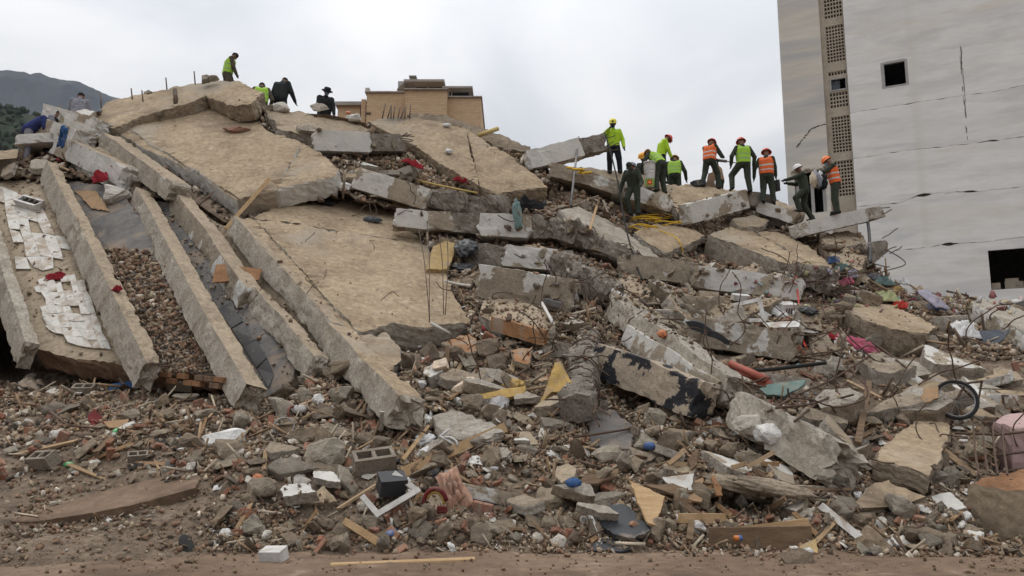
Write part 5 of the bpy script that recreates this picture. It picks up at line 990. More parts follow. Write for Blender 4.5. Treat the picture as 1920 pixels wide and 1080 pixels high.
pipe('water_bottle', 'clear plastic bottle with blue label in the hollow', 'bottle', [(1198, 838), (1220, 836), (1246, 835)], .055, 'bottle_clear', .12); pipe('bottle_label', 'blue label band on the clear bottle', 'label', [(1209, 837), (1221, 836)], .058, 'bottle_blue', .12)
lump('blue_bottle', 'small blue bottle in the front centre rubble', 'bottle', 735, 1005, .15, .1, 'bottle_blue', 35, .15, .9); lump('blue_pot', 'dark blue plastic pot left of the curved dark plank', 'pot', 1075, 914, .2, .15, 'cloth_blue', 0, .15, .9)
can = pipe('drink_can', 'small orange and blue can on the board stack', 'can', [(1377, 1009), (1390, 1009)], .032, 'can_orange', .33); pipe('drink_can_print', 'blue print on the small can', 'can', [(1384, 1009), (1390, 1009)], .0335, 'bottle_blue', .33)
orn = empty('ornate_frame', at(815, 960)[0], 'red and gold ornate arch frame in the front centre', 'frame'); p = at(816, 945)[0] + unit(CAM - at(816, 945)[0]) * .25
ar = [p + np.array([.14 * math.cos(a), -.05 * math.sin(a), .19 * math.sin(a)]) for a in np.linspace(-.5, math.pi + .5, 18)]; V, F = tube(ar[3:-2], .03, 7); obj('arch_border', V, F, 'velvet_red', orn, smooth=True); V, F = tube([q * 1 + (p - q) * .22 for q in ar[2:-4]], .02, 6); obj('arch_gilding', V, F, 'gold', orn, smooth=True); MB().box(p + np.array([0, .03, -.08]), E3, (.15, .03, .05)).build('arch_base', 'velvet_red', orn)
cloth('salmon_paper', 'crumpled salmon paper sack in the front centre', 'paper sack', 854, 925, .3, .62, 'paper_salmon', 25, .22, .06)
pipe('plastic_hoop', 'white D-shaped plastic piece near the long plank', 'plastic piece', [(825, 818), (840, 826), (855, 836), (856, 828), (845, 820), (834, 820)], .018, 'white_plastic', .25); pipe('plastic_rod', 'white plastic rod above the D-shaped piece', 'rod', [(823, 820), (843, 804)], .018, 'white_plastic', .28, 1)
lump('grey_bag', 'pale blue-grey plastic bag near the orange pole', 'bag', 797, 832, .3, .22, 'cloth_white', 15, .3, .6); lump('white_rag', 'white torn plastic below the orange pole', 'rag', 800, 852, .3, .14, 'cloth_white', 35, .4, .7); lump('slippers', 'pair of white slippers lying right of the salmon paper', 'slippers', 928, 880, .26, .12, 'white_plastic', 0, .25, .6)
lump('grey_canister', 'grey metal sheet bent in the rubble under the foam strip', 'metal sheet', 935, 770, .35, .45, 'steel_grey', -15, .2, .5, fold=1.5); pipe('wire_loop', 'white wire loop beside the grey metal sheet', 'wire', [(944, 762), (932, 772), (930, 785), (938, 792)], .008, 'pipe_white', .4)
lump('rubber_strip', 'curved black rubber strip in the left foreground', 'rubber strip', 350, 1022, .14, .34, 'rubber', 35, .1, .5, depth=.04); lump('orange_plastic_scrap', 'orange plastic scrap in the lower left centre', 'plastic scrap', 484, 902, .14, .12, 'orange_plastic', 0, .3, .8); lump('orange_ball', 'orange-red round plastic on the centre ridge', 'ball', 654, 221, .18, .18, 'orange_plastic', 0, .05, 1.6)
cloth('red_rag', 'red rag on the broken white tiles', 'rag', 104, 523, .36, .26, 'cloth_red', 10, .12); cloth('red_rag_small', 'small red rag in the bay of brick rubble', 'rag', 220, 546, .16, .14, 'cloth_red', 0, .1); cloth('red_cloth', 'red cloth hanging under the left slab edges', 'cloth', 194, 350, .38, .5, 'cloth_red', 30, .25, .25); cloth('blue_cloth', 'blue plastic hanging from the left slab edge', 'cloth', 131, 265, .2, .62, 'cloth_blue', -5, .18, .35, n=(0, -1, .1)); cloth('pink_rag', 'pale pink cloth at the far left of the rubble', 'cloth', 60, 728, .5, .4, 'tile_pink', 10, .2); cloth('crimson_rag', 'crimson cloth on the debris streak of the centre', 'cloth', 775, 310, .75, .22, 'cloth_red', -35, .14); cloth('crimson_rag_low', 'lower crimson cloth on the centre debris streak', 'cloth', 868, 340, .6, .2, 'cloth_red', -25, .14)
cloth('pink_cloth', 'bright pink cloth trailing over the right rubble', 'cloth', 1605, 652, .36, .85, 'cloth_pink', 50, .2, .06); cloth('pink_tail', 'red strip of cloth left of the bright pink cloth', 'cloth', 1562, 640, .18, .75, 'cloth_red', 42, .08, .1); sheet('white_plate', 'white board wrapped in the bright pink cloth', 'board', [(1566, 632), (1582, 635), (1612, 662), (1600, 664)], 'white_plastic', .02, .3)
cloth('lilac_cloth', 'long lilac-grey cloth draped on the right slope', 'cloth', 1742, 580, .35, 1.0, 'cloth_lilac', 5, .15, .3); cloth('lime_cloth', 'lime green cloth at the top of the thick tan slab', 'cloth', 1663, 568, .45, .45, 'cloth_lime', 0, .15, .2); cloth('teal_cloth', 'teal cloth on the spilled clothes near the tower', 'cloth', 1655, 542, .5, .3, 'cloth_teal', 0, .2, .2); cloth('blue_rag', 'blue cloth behind the lilac cloth', 'cloth', 1755, 587, .3, .35, 'cloth_blue', 0, .12, .2); cloth('white_sack', 'white translucent sack at the right above the dark sheet', 'sack', 1803, 632, .5, .7, 'cloth_white', 0, .25, .2)
for x, y, m, lab in ((1580, 508, 'cloth_teal', 'green cloth at the head of the spilled clothes'), (1600, 520, 'cloth_lilac', 'lilac cloth in the spilled clothes'), (1618, 532, 'cloth_cream', 'cream cloth in the spilled clothes'), (1588, 535, 'cloth_pink', 'pink cloth in the spilled clothes'), (1636, 528, 'cloth_grey', 'grey cloth in the spilled clothes'), (1680, 552, 'foam_yellow', 'yellow cloth at the end of the spilled clothes'), (1690, 536, 'cloth_white', 'white cloth in the spilled clothes'), (1565, 495, 'cloth_blue', 'blue cloth at the top of the spilled clothes'), (1720, 552, 'cloth_cream', 'cream cloth near the tower foot'), (1690, 580, 'red_plastic', 'red cloth scrap right of the thick tan slab')): cloth('garment', lab, 'garment', x, y, random.uniform(.25, .4), random.uniform(.18, .3), m, random.uniform(-40, 40), .16, .12)
cloth('dark_clothes', 'heap of dark clothes on the scratched beam', 'clothes', 992, 398, .9, .4, 'black_cloth', -10, .25, .2); cloth('teal_strip', 'teal and tan strip hanging on the scratched beam', 'cloth', 970, 412, .22, .8, 'cloth_teal', 5, .12, .3, n=(0, -1, .2)); lump('black_bag', 'black plastic bag beside the yellow board', 'bag', 874, 478, .6, .75, 'black_plastic', -10, .3, .5); lump('black_rag', 'torn black plastic below the black bag', 'bag', 862, 508, .75, .3, 'black_plastic', 0, .5, .5); lump('grey_bundle', 'grey plastic bundle on the large slab', 'bundle', 700, 416, .5, .22, 'sheet_slate', -10, .3, .5); lump('black_rag_slab', 'black rag at the head of the large slab', 'rag', 610, 384, .55, .18, 'black_cloth', -20, .4, .6); lump('red_clothes', 'red scrap in the dark nook right of centre', 'scrap', 1242, 634, .2, .2, 'orange_plastic', 0, .3, .8); lump('black_bag_right', 'black bag right of the slotted white box', 'bag', 1515, 588, .42, .22, 'black_plastic', -25, .35, .6); lump('white_lump_slab', 'crumpled white paper on the wide tan slab', 'paper', 842, 288, .22, .22, 'cloth_white', 0, .4, .6); lump('white_paper_slab', 'small white paper near the top of the wide tan slab', 'paper', 838, 238, .26, .18, 'cloth_white', 0, .4, .6)
# pipes, poles, ropes
pipe('red_pipe', 'upper red plastic pipe at the end of the diagonal beam', 'pipe', [(1370, 682), (1438, 712)], .07, 'pipe_red', .4, 1, n=12); pipe('red_pipe', 'lower red plastic pipe at the end of the diagonal beam', 'pipe', [(1385, 696), (1442, 722)], .075, 'pipe_red', .35, 1, n=12)
pipe('black_pipe', 'long black pipe lying over the red pipes', 'pipe', [(1392, 697), (1470, 690), (1550, 680)], .035, 'rubber', .55, 3); pipe('yellow_pipe', 'short yellow pipe pointing up on the centre ridge', 'pipe', None, .075, 'pipe_yellow', n=12, world=[S(897, 254, -.5), S(934, 241, -.6)])
pipe('white_pipe', 'thin white pipe on the rubble below the large slab', 'pipe', [(808, 606), (842, 625)], .035, 'pipe_white', .35, 1); pipe('white_conduit', 'thin white conduit below the yellow board', 'pipe', [(834, 527), (860, 533), (882, 536)], .03, 'pipe_white', .35); pipe('white_tube', 'white tube standing before the torn grey beam', 'pipe', [(1016, 568), (1038, 608)], .035, 'pipe_white', .4, 1)
cabinet('metal_box', 'small grey metal box on the torn grey beam', 'box', 1037, 572, (.2, .08, .06), 'steel_grey', -25)
pl0, pl1 = S(1070, 385, -.5), S(1085, 257, -1.4); pipe('metal_pole', 'upright thin metal pole before the raised beam', 'pole', None, .035, 'steel_grey', world=[pl0, pl1])
cab = [S(1134, 250, -1.8), S(1142, 275, -1.9), S(1158, 340, -1.8), S(1172, 420, -1.3), S(1188, 480, -.9), S(1202, 520, -.8), S(1215, 532, -.6)]; pipe('black_cable', 'black cable hanging from the raised beam down to the stack', 'cable', None, .024, 'rubber', world=cab)
pipe('hanging_strap', 'black strap hanging from the cantilevered beam', 'strap', None, .045, 'black_plastic', world=[S(1625, 402, -1.95), S(1629, 430, -1.9), S(1631, 460, -1.85), S(1632, 492, -1.8)])
for k, (a, b) in enumerate((((785, 430), (806, 600)), ((800, 405), (805, 605)), ((823, 440), (832, 590)), ((838, 440), (835, 590)))):
    A, B = S(*a, -1.0), S(*b, -.75); pipe('thin_rod', ['leftmost', 'second', 'third', 'rightmost'][k] + ' thin rusty rod standing before the large slab', 'rod', None, .011, 'rebar', world=[A, A * .6 + B * .4 + np.array([.04, 0, 0]), B], n=5)
q = at(1210, 422)[0]
coil = empty('rope_coil', q, 'tangled coil of yellow rope on the tan broken slab', 'rope')
for k in range(9):
    c = at(1195 + random.uniform(0, 60), 418 + random.uniform(-4, 18))[0]; pts = [c + np.array([math.cos(a) * random.uniform(.25, .5), math.sin(a) * random.uniform(.1, .3), .12 + .1 * random.random()]) for a in np.linspace(0, 6.0, 9)]; V, F = tube(catmull(pts, 3), .017, 5); obj('rope_turn', V, F, 'rope_yellow', coil, smooth=True)
pipe('rope_tail', 'yellow rope trailing right from the coil', 'rope', [(1235, 432), (1262, 442), (1275, 455), (1282, 480)], .018, 'rope_yellow', .2, n=5); pipe('straw_rope', 'thin straw-coloured pole along the peeling white beam', 'pole', [(785, 339), (830, 349), (895, 362)], .03, 'rope_straw', .3, n=6)
for k, (x0_, x1_, y0_, y1_) in enumerate(((1062, 1096, 309, 313), (1085, 1110, 318, 320))): pipe('orange_rope', ['left', 'right'][k] + ' tangle of orange cord under the raised beam', 'cord', [(x0_ + (x1_ - x0_) * t, y0_ + (y1_ - y0_) * t + random.uniform(-2, 2) + 5) for t in np.linspace(0, 1, 9)], .035, 'rope_yellow', .25, n=5)
pipe('tape', 'red and white barrier tape hanging on the right', 'tape', None, .022, 'red_plastic', world=[S(1492, 518, -1.5), S(1497, 560, -1.2), S(1500, 600, -.9), S(1505, 635, -.6), S(1512, 652, -.5)], n=4)
wire_n = 0
def wires(n, zone, lmin, lmax, r=.011, lift=.12, label=None, grp='rusty reinforcing wires'):
    for k in range(n):
        x, y = random.uniform(zone[0], zone[2]), random.uniform(zone[1], zone[3]); h = cast(x, y)
        if h is None: continue
        d = unit(np.array([random.gauss(0, 1), random.gauss(-.3, .5), random.gauss(.4, .7)])); lb = label or ('thick' if r > .012 else 'thin') + ' rusty wire curling out of the rubble ' + ('in the centre stack' if x < 1000 else 'beside the curled columns' if x < 1290 else 'below the long plaster-flaked beam' if x < 1500 and y > 540 else 'near the spilled clothes' if y < 620 else 'on the right slope' if y < 720 else 'at the lower right'); V, F = tube(rebar_path(h[0] - d * .1, d, random.uniform(lmin, lmax), .9, 6), r, 5); o = obj('reinforcing_wire', V, F, 'rebar', label=lb, cat='wire'); o['group'] = grp
wires(26, (850, 480, 1180, 720), .6, 1.6); wires(16, (1290, 540, 1600, 720), .6, 1.8); wires(10, (1560, 640, 1900, 800), .8, 2.0, .014); wires(12, (1440, 500, 1640, 560), .5, 1.4); wires(8, (640, 380, 780, 420), .4, 1.0); wires(5, (1800, 560, 1920, 720), 1.0, 2.0, .016); wires(10, (1560, 720, 1920, 900), .6, 1.4)
wires(10, (1030, 640, 1140, 680), .5, 1.0); wires(7, (470, 440, 800, 570), .35, .8, .008, label='fine wire lying on the large tan slab', grp='fine wires on the large slab')
for k, (pts, lab) in enumerate(([[(1440, 772), (1500, 738), (1560, 712), (1610, 680), (1634, 665)], 'long rusty bar crossing the right rubble'], [[(1455, 765), (1540, 752), (1590, 715), (1636, 660)], 'second long rusty bar crossing the right rubble'], [[(1075, 820), (1130, 812), (1190, 800), (1210, 775)], 'bent rusty bar over the dark slate sheet'], [[(1510, 605), (1570, 610), (1640, 645), (1700, 690)], 'long thin bar on the upper right slope'], [[(1490, 790), (1530, 760), (1600, 740)], 'rusty bar above the rough pale beam'])): pipe('rusty_bar', lab, 'bar', pts, .02, 'rebar', .35, n=6)
pipe('loop_wire', 'looped wire end sticking out before the tower', 'wire', None, .016, 'rebar', world=[S(1640, 460, -1.3), S(1675, 475, -1.5), S(1698, 495, -1.4), S(1660, 508, -1.2), S(1630, 520, -.9)], n=5)
pipe('loop_wire', 'short wire poking out beside the hanging strap', 'wire', None, .016, 'rebar', world=[S(1630, 492, -1.2), S(1660, 500, -1.5), S(1668, 500, -1.6)], n=5)
for k, (x, y, h) in enumerate(((115, 215, 18), (190, 192, 16), (248, 176, 10), (268, 180, 10), (313, 158, 12), (366, 148, 14), (330, 186, 18))): A = S(x, y + 10, -.1); B = S(x - 2, y - h, -.1); pipe('rebar_stub', ['stub of rebar above the whitish slab edge', 'rebar stub near the tipped white slab', 'left stub of two on the summit slab', 'right stub of two on the summit slab', 'thin rebar on the ridge line', 'curved rebar by the upright summit stone', 'thick rebar stump in the long crack'][k], 'rebar', None, .022 if k != 6 else .07, 'rebar', world=[A, B], n=6)
for k in range(8): x = 718 + k * 7 + random.uniform(-2, 2); pipe('rebar_spike', 'rusty spike of the rebar row before the brick house', 'rebar', None, .022, 'rebar', world=[S(x, 222, -.1), S(x + random.uniform(-3, 8), 196 + random.uniform(-4, 8), .0)], n=5)['group'] = 'rebar spikes before the brick house'
# bicycle wheel with its fork
p = at(1793, 752)[0]; wn_ = unit((-.25, -.9, .25)); wc = p + unit(CAM - p) * .5 + np.array([0, 0, .02]); bike = empty('bicycle_wheel', wc - np.array([0, 0, .33]), 'bicycle wheel with bent frame tubes in the right rubble', 'bicycle wheel'); ring('tyre', None, None, wc, wn_, .32, .032, 'rubber', bike); ring('rim', None, None, wc, wn_, .285, .014, 'steel_grey', bike); xb, yb, zb = basis(wn_)
for k in range(12): a = k * math.pi / 6; V, F = tube([wc, wc + (xb * math.cos(a) + yb * math.sin(a)) * .28], .004, 4); obj('spoke', V, F, 'steel_grey', bike)
V, F = tube([wc + zb * .04, wc + np.array([.25, .1, .28]), wc + np.array([.55, .15, .32])], .022, 6); obj('fork', V, F, 'rebar', bike); V, F = tube([wc + np.array([.55, .15, .32]), wc + np.array([.42, .1, -.05]), wc + np.array([.05, .05, .3])], .02, 6); obj('frame_tube', V, F, 'rebar', bike)
# rebar cage at the right edge
cage = empty('rebar_cage', at(1850, 900)[0], 'rusty rebar cage of a column before the pink wall fragment', 'rebar cage'); a0, a1 = S(1800, 808, -1.0), S(1900, 800, -1.2)
for dx, dz in ((0, 0), (0, -.3), (-.1, -.55), (-.05, -.8)): V, F = tube([S(1790, 812, -.9) + (0, 0, dz), S(1870, 815, -1.2) + (0, 0, dz), S(1960, 806, -1.2) + (0, 0, dz)], .022, 6); obj('bar', V, F, 'rebar', cage)
for k in range(4): x = 1825 + k * 18; V, F = tube([S(x, 800, -1.15), S(x + 4, 850, -1.3), S(x + 10, 890, -1.4)], .016, 5); obj('stirrup', V, F, 'rebar', cage)

sheet('earth_kerb', 'low smooth dirt-covered kerb in the left foreground', 'kerb', [(20, 978), (110, 946), (220, 913), (300, 894), (352, 885), (376, 893), (366, 914), (330, 926), (240, 950), (130, 968), (60, 978)], 'dirt', .4, .12)
# ------------------------------------------------------------------ people
def capsule(a, b, ra, rb, n=10):
    a, b = np.asarray(a, float), np.asarray(b, float); t = b - a
    if np.linalg.norm(t) < 1e-4: t = np.array([0, 0, 1e-3]); b = a + t
    tt = unit(t); pts, rr = [], []
    for k in (-80, -50, -20): pts.append(a + tt * ra * math.sin(R(k))); rr.append(ra * math.cos(R(k)))
    for k in (20, 50, 80): pts.append(b + tt * rb * math.sin(R(k))); rr.append(rb * math.cos(R(k)))
    pts = [p + tt * 1e-6 * i for i, p in enumerate(pts)]; V, F = [], []; x = np.array([1., 0, 0]) if abs(tt[0]) < .8 else np.array([0, 1., 0]); u = unit(np.cross(tt, x)); w = np.cross(tt, u)
    for p, r in zip(pts, rr):
        for k in range(n): q = 2 * math.pi * k / n; V.append(p + (u * math.cos(q) + w * math.sin(q)) * r)
    for i in range(5):
        for k in range(n): F.append((i * n + k, i * n + (k + 1) % n, (i + 1) * n + (k + 1) % n, (i + 1) * n + k))
    F.append(tuple(range(n - 1, -1, -1))); F.append(tuple(5 * n + k for k in range(n))); return V, F
def remesh(caps, vox, sm=1):
    mb = MB()
    for c in caps: mb.add(*capsule(*c[:4]))
    me = bpy.data.meshes.new('tmp'); me.from_pydata([tuple(map(float, v)) for v in mb.V], [], mb.F); o = bpy.data.objects.new('tmp', me); COL.objects.link(o)
    m = o.modifiers.new('r', 'REMESH'); m.mode = 'VOXEL'; m.voxel_size = vox; s = o.modifiers.new('s', 'SMOOTH'); s.iterations = sm; s.factor = .5
    dg = bpy.context.evaluated_depsgraph_get(); e = o.evaluated_get(dg); m2 = e.to_mesh(); V = np.empty(len(m2.vertices) * 3, np.float32); m2.vertices.foreach_get('co', V); V = V.reshape(-1, 3).astype(float); lv = np.empty(len(m2.loops), np.int32); m2.loops.foreach_get('vertex_index', lv); F = [tuple(q) for q in lv.reshape(-1, 4).tolist()] if len(lv) == 4 * len(m2.polygons) else [tuple(p.vertices) for p in m2.polygons]; e.to_mesh_clear(); bpy.data.objects.remove(o); bpy.data.meshes.remove(me); return V, F
BASE = dict(pel=(0, 0, .96), che=(0, .02, 1.30), nec=(0, .01, 1.49), hea=(0, .045, 1.65), shL=(-.19, 0, 1.41), shR=(.19, 0, 1.41), elL=(-.26, -.04, 1.13), elR=(.26, -.04, 1.13), wrL=(-.25, .07, .89), wrR=(.25, .07, .89),
            hiL=(-.095, 0, .92), hiR=(.095, 0, .92), knL=(-.12, .04, .50), knR=(.12, .04, .50), anL=(-.13, 0, .09), anR=(.13, 0, .09))
UP = ('che', 'nec', 'hea', 'shL', 'shR', 'elL', 'elR', 'wrL', 'wrR')
def person(label, loc, yaw, outfit, lean=0, nod=12, pose=None, head='cap', headm='hair', vest=None, mask=None, jacket=False, H=1.05, vox=.016, handm='skin', turn=0, lamp=False):
    J = {k: np.array(v, float) for k, v in BASE.items()}; pv = J['pel']; c, s = math.cos(R(lean)), math.sin(R(lean))
    for k in UP: d = J[k] - pv; J[k] = pv + np.array([d[0], d[1] * c + d[2] * s, d[2] * c - d[1] * s])
    if lean:      # arms hang down when the back is bent
        for sd in 'LR':
            sh = J['sh' + sd]; J['el' + sd] = sh + np.array([.05 if sd == 'R' else -.05, .06, -.27]); J['wr' + sd] = J['el' + sd] + np.array([0, .1, -.23])
    hd = J['hea'] - J['nec']; cn_, sn_ = math.cos(R(nod)), math.sin(R(nod)); J['hea'] = J['nec'] + np.array([hd[0], hd[1] * cn_ + hd[2] * sn_, hd[2] * cn_ - hd[1] * sn_])
    for k, v in (pose or {}).items(): J[k] = np.array(v, float)
    cy, sy = math.cos(R(yaw)), math.sin(R(yaw)); rt, fw = np.array([cy, sy, 0]), np.array([-sy, cy, 0]); loc = np.asarray(loc, float)
    w = lambda p: loc + (rt * p[0] + fw * p[1] + np.array([0, 0, 1.]) * p[2]) * H
    G = {k: w(v) for k, v in J.items()}; up = unit(G['hea'] - G['nec']); ht = R(yaw + turn); hf = np.array([-math.sin(ht), math.cos(ht), 0]); hf = unit(hf - up * np.dot(hf, up)); hr = np.cross(hf, up); sp = unit(G['nec'] - G['pel']); sx = unit(G['shR'] - G['shL'])
    top, trs, boot = outfit; C = []; k = H; bulk = .018 if jacket else 0
    for sgn in (-1, 1):
        o_ = sx * sgn * .065 * k; C.append((G['pel'] + o_, G['che'] + o_ * 1.25, (.148 + bulk) * k, (.16 + bulk) * k, top)); C.append((G['pel'] + o_ * .8 - sp * .06, G['pel'] + o_ * .8, (.142) * k, .138 * k, trs if not jacket else top))
    C += [(G['shL'], G['shR'], (.082 + bulk) * k, (.082 + bulk) * k, top), (G['che'], G['nec'], .13 * k, .075 * k, top), (G['nec'], G['hea'], .056 * k, .056 * k, 'skin')]
    hc = G['hea']; C += [(hc - up * .045 * k + hf * .012 * k, hc + up * .035 * k, .078 * k, .096 * k, 'skin'), (hc - up * .07 * k + hf * .035 * k, hc - up * .06 * k + hf * .04 * k, .048 * k, .05 * k, 'skin'), (hc + hf * .095 * k, hc + hf * .108 * k - up * .03 * k, .014 * k, .018 * k, 'skin')]
    for sgn in (-1, 1): C += [(hc + hr * sgn * .09 * k + up * .012 * k, hc + hr * sgn * .094 * k - up * .02 * k, .02 * k, .017 * k, 'skin')]
    if head in ('cap', 'hair'): C.append((hc + up * .03 * k - hf * .012 * k, hc + up * .045 * k, .098 * k, .098 * k, headm))
    for sd, sgn in (('L', -1), ('R', 1)):
        C += [(G['sh' + sd], G['el' + sd], (.088 + bulk) * k, (.074 + bulk * .6) * k, top), (G['el' + sd], G['wr' + sd], (.072 + bulk * .6) * k, .056 * k, top), (G['hi' + sd], G['kn' + sd], .128 * k, .104 * k, trs), (G['kn' + sd], G['an' + sd], .10 * k, .082 * k, trs)]
        a = G['an' + sd]; ff = fw; C += [(a - ff * .05 * k - np.array([0, 0, .035 * k]), a + ff * .15 * k - np.array([0, 0, .045 * k]), .056 * k, .05 * k, boot), (a + np.array([0, 0, .06 * k]), a - np.array([0, 0, .02 * k]), .07 * k, .062 * k, boot)]
        d = unit(G['wr' + sd] - G['el' + sd]); q = unit(np.cross(d, rt * 1.0 + fw * .2)); r2 = np.cross(d, q); wr = G['wr' + sd]; C.append((wr + d * .02 * k, wr + d * .075 * k, .032 * k, .036 * k, handm))
        for f, (ox, L) in enumerate(((-.03, .075), (-.011, .088), (.009, .083), (.028, .062))):
            b0 = wr + d * .085 * k + q * ox * k; b1 = b0 + d * L * .55 * k; b2 = b1 + unit(d + r2 * .8 * (-sgn)) * L * .5 * k; C += [(b0, b1, .0125 * k, .0115 * k, handm), (b1, b2, .0115 * k, .010 * k, handm)]
        t0 = wr + d * .04 * k - q * .03 * k; C.append((t0, t0 + unit(d - q * .9) * .065 * k, .015 * k, .012 * k, handm))
    V, F = remesh(C, vox); A = np.array([c_[0] for c_ in C]); B = np.array([c_[1] for c_ in C]); ra = np.array([c_[2] for c_ in C]); rb = np.array([c_[3] for c_ in C]); ctr = V[np.array(F)].mean(1); AB = B - A; L2 = (AB ** 2).sum(1) + 1e-9
    t = np.clip(((ctr[:, None] - A[None]) * AB[None]).sum(2) / L2[None], 0, 1); dist = np.linalg.norm(ctr[:, None] - (A[None] + t[..., None] * AB[None]), axis=2) - (ra + (rb - ra) * t); tags = [c_[4] for c_ in C]; mats = []
    for tg in tags:
        if tg not in mats: mats.append(tg)
    near = dist.argmin(1); mi = [mats.index(tags[i]) for i in near]; o = obj('person', V, F, mats, mi=mi, smooth=True, label=label, cat='person', origin=loc)
    for sgn in (-1, 1): V, F = capsule(hc + hr * sgn * .034 * k + hf * .088 * k + up * .012 * k, hc + hr * sgn * .036 * k + hf * .088 * k + up * .012 * k, .011 * k, .011 * k, 6); obj('eye', V, F, 'hair', o)
    if vest:
        VC = []
        for sgn in (-1, 1): o_ = sx * sgn * .065 * k; VC.append((G['pel'] + o_ + sp * .02, G['che'] + o_ * 1.2, (.166 + bulk) * k, (.178 + bulk) * k)); VC.append((G['che'] + o_ * 1.3, G['sh' + ('R' if sgn > 0 else 'L')] - sx * sgn * .05 * k, (.14 + bulk) * k, .098 * k))
        V, F = remesh(VC, .018); ax = (V - G['pel']) @ sp / np.linalg.norm(G['nec'] - G['pel']); fc = ax[np.array(F)].mean(1); keep = [i for i, f in enumerate(F) if fc[i] > -.07]; F = [F[i] for i in keep]; fc = fc[keep]
        stripe = [1 if (.12 < x < .2 or .40 < x < .48) else 0 for x in fc]; obj('vest', V, F, [vest, 'reflect' if vest == 'vest_orange' else 'reflect_green'], o, mi=stripe, smooth=True)
    if mask: V, F = remesh([(hc + hf * .06 * k - up * .05 * k, hc + hf * .075 * k - up * .02 * k, .06 * k, .052 * k)], .012); obj('face_mask', V, F, mask, o, smooth=True)
    if head == 'helmet':
        ctop = hc + up * .045 * k; prof = [(.168, -.012), (.165, -.004), (.136, .002), (.134, .03), (.12, .075), (.09, .108), (.045, .127), (.001, .131)]; V, F = lathe([(r * k * .93, h * k) for r, h in prof], ctop, unit(up - hf * .12), 20); V = [p + hf * max(0, np.dot(p - ctop, hf)) * .12 for p in V]; hel = obj('helmet', V, F, headm, o, smooth=True); V, F = tube([ctop - hf * .12 * k + up * .045 * k, ctop + up * .125 * k - hf * .03 * k, ctop + hf * .12 * k + up * .06 * k], .017 * k, 6); obj('helmet_ridge', V, F, headm, hel, smooth=True)
        if lamp: MB().box(ctop + hf * .13 * k + up * .06 * k, (hr, hf, up), (.03, .025, .022)).build('head_lamp', 'black_plastic', hel)
    if head == 'hat':
        ctop = hc + up * .05 * k; V, F = lathe([(.18 * k, -.03 * k), (.178 * k, -.022 * k), (.112 * k, .005 * k), (.104 * k, .075 * k), (.07 * k, .088 * k), (.001, .09 * k)], ctop, up, 20); obj('hat', V, F, headm, o, smooth=True)
    if head == 'cap': V, F = lathe([(.001, .004), (.075, .0), (.08, -.008), (.001, -.006)], hc + hf * .1 * k + up * .035 * k, unit(up + hf * .1), 14); obj('cap_visor', V, F, headm, o, smooth=True)
    return o
def stand(px, py): return at(px, py)[0]
def behind(px, top, Y, tall=1.78): p = P(px, top, Y); return p - np.array([0, 0, tall])
def yat(px, py): h = cast(px, py); return h[0][1] if h is not None else surfY(px, py)
UNI = ('uniform', 'uniform', 'boots')
yS = yat(430, 160)
person('soldier in lime vest over camouflage alone on the left summit', behind(429, 97, yS + .6), -55, ('camo', 'camo', 'boots'), lean=6, nod=30, head='hair', headm='hair', vest='vest_lime', handm='glove')
person('lime-vested soldier turned away below the summit', behind(491, 149, yat(490, 200) + .5), 15, ('camo', 'camo', 'boots'), lean=12, nod=25, head='cap', headm='hair', vest='vest_lime', handm='glove', pose=dict(elR=(.34, .05, 1.08), wrR=(.27, .22, .92)))
person('person in dark jacket with hood down on the left ridge', behind(528, 140, yat(530, 205) + .6), -10, ('jacket_dark', 'trousers_black', 'boots'), lean=10, nod=28, head='hair', headm='hair', jacket=True, handm='glove', pose=dict(elL=(-.28, .05, 1.12), elR=(.32, .1, 1.1), wrR=(.38, .22, .88)))
person('person in dark hat and blue mask peering over the centre ridge', behind(609, 173, yat(609, 206) + .8, 1.75), -150, ('jacket_dark', 'trousers_black', 'boots'), lean=15, nod=10, head='hat', headm='trousers_black', mask='mask_blue', jacket=True, handm='glove')
person('person in dark cap and checked shirt behind the tipped white slab', behind(150, 174, yat(150, 215) + .9, 1.72), 20, ('shirt_check', 'trousers_black', 'boots'), lean=10, nod=15, head='cap', headm='hair')
person('person in navy and grey jacket bending at the far left', behind(56, 224, yat(70, 268) + .25, 1.30), -60, ('jacket_blue', 'shirt_check', 'boots'), lean=48, nod=25, head='hair', headm='hair', jacket=True)
person('dark-haired person half hidden behind the bending one at far left', behind(93, 210, yat(96, 232) + .5, 1.7), -70, ('shirt_check', 'trousers_black', 'boots'), lean=12, nod=25, head='hair', headm='hair')
person('rescuer in long-sleeved lime shirt and yellow helmet with hand at mouth', stand(1151, 327), 172, ('shirt_lime', 'trousers_black', 'boots'), head='helmet', headm='helmet_yellow', lamp=True, mask='navy', handm='glove', nod=15, pose=dict(elR=(.34, .12, 1.2), wrR=(.13, .22, 1.42), elL=(-.30, -.03, 1.13), wrL=(-.33, .05, .88), anL=(-.2, .02, .09), knL=(-.17, .04, .5)))
b1 = stand(1240, 362)
person('rescuer in lime shirt and red helmet looking down behind the bent man', behind(1238, 252, b1[1] + 1.1), -75, ('shirt_lime', 'trousers_black', 'boots'), lean=10, nod=38, head='helmet', headm='helmet_red', lamp=True, handm='glove')
person('bent-over soldier in lime vest reaching for the white bucket', b1, 35, UNI, lean=40, nod=25, head='helmet', headm='helmet_amber', vest='vest_lime', handm='glove', pose=dict(elL=(-.36, .34, 1.05), wrL=(-.36, .46, .85), knL=(-.14, .06, .5), knR=(.16, .1, .5), anR=(.2, .05, .09), anL=(-.2, -.02, .09)))
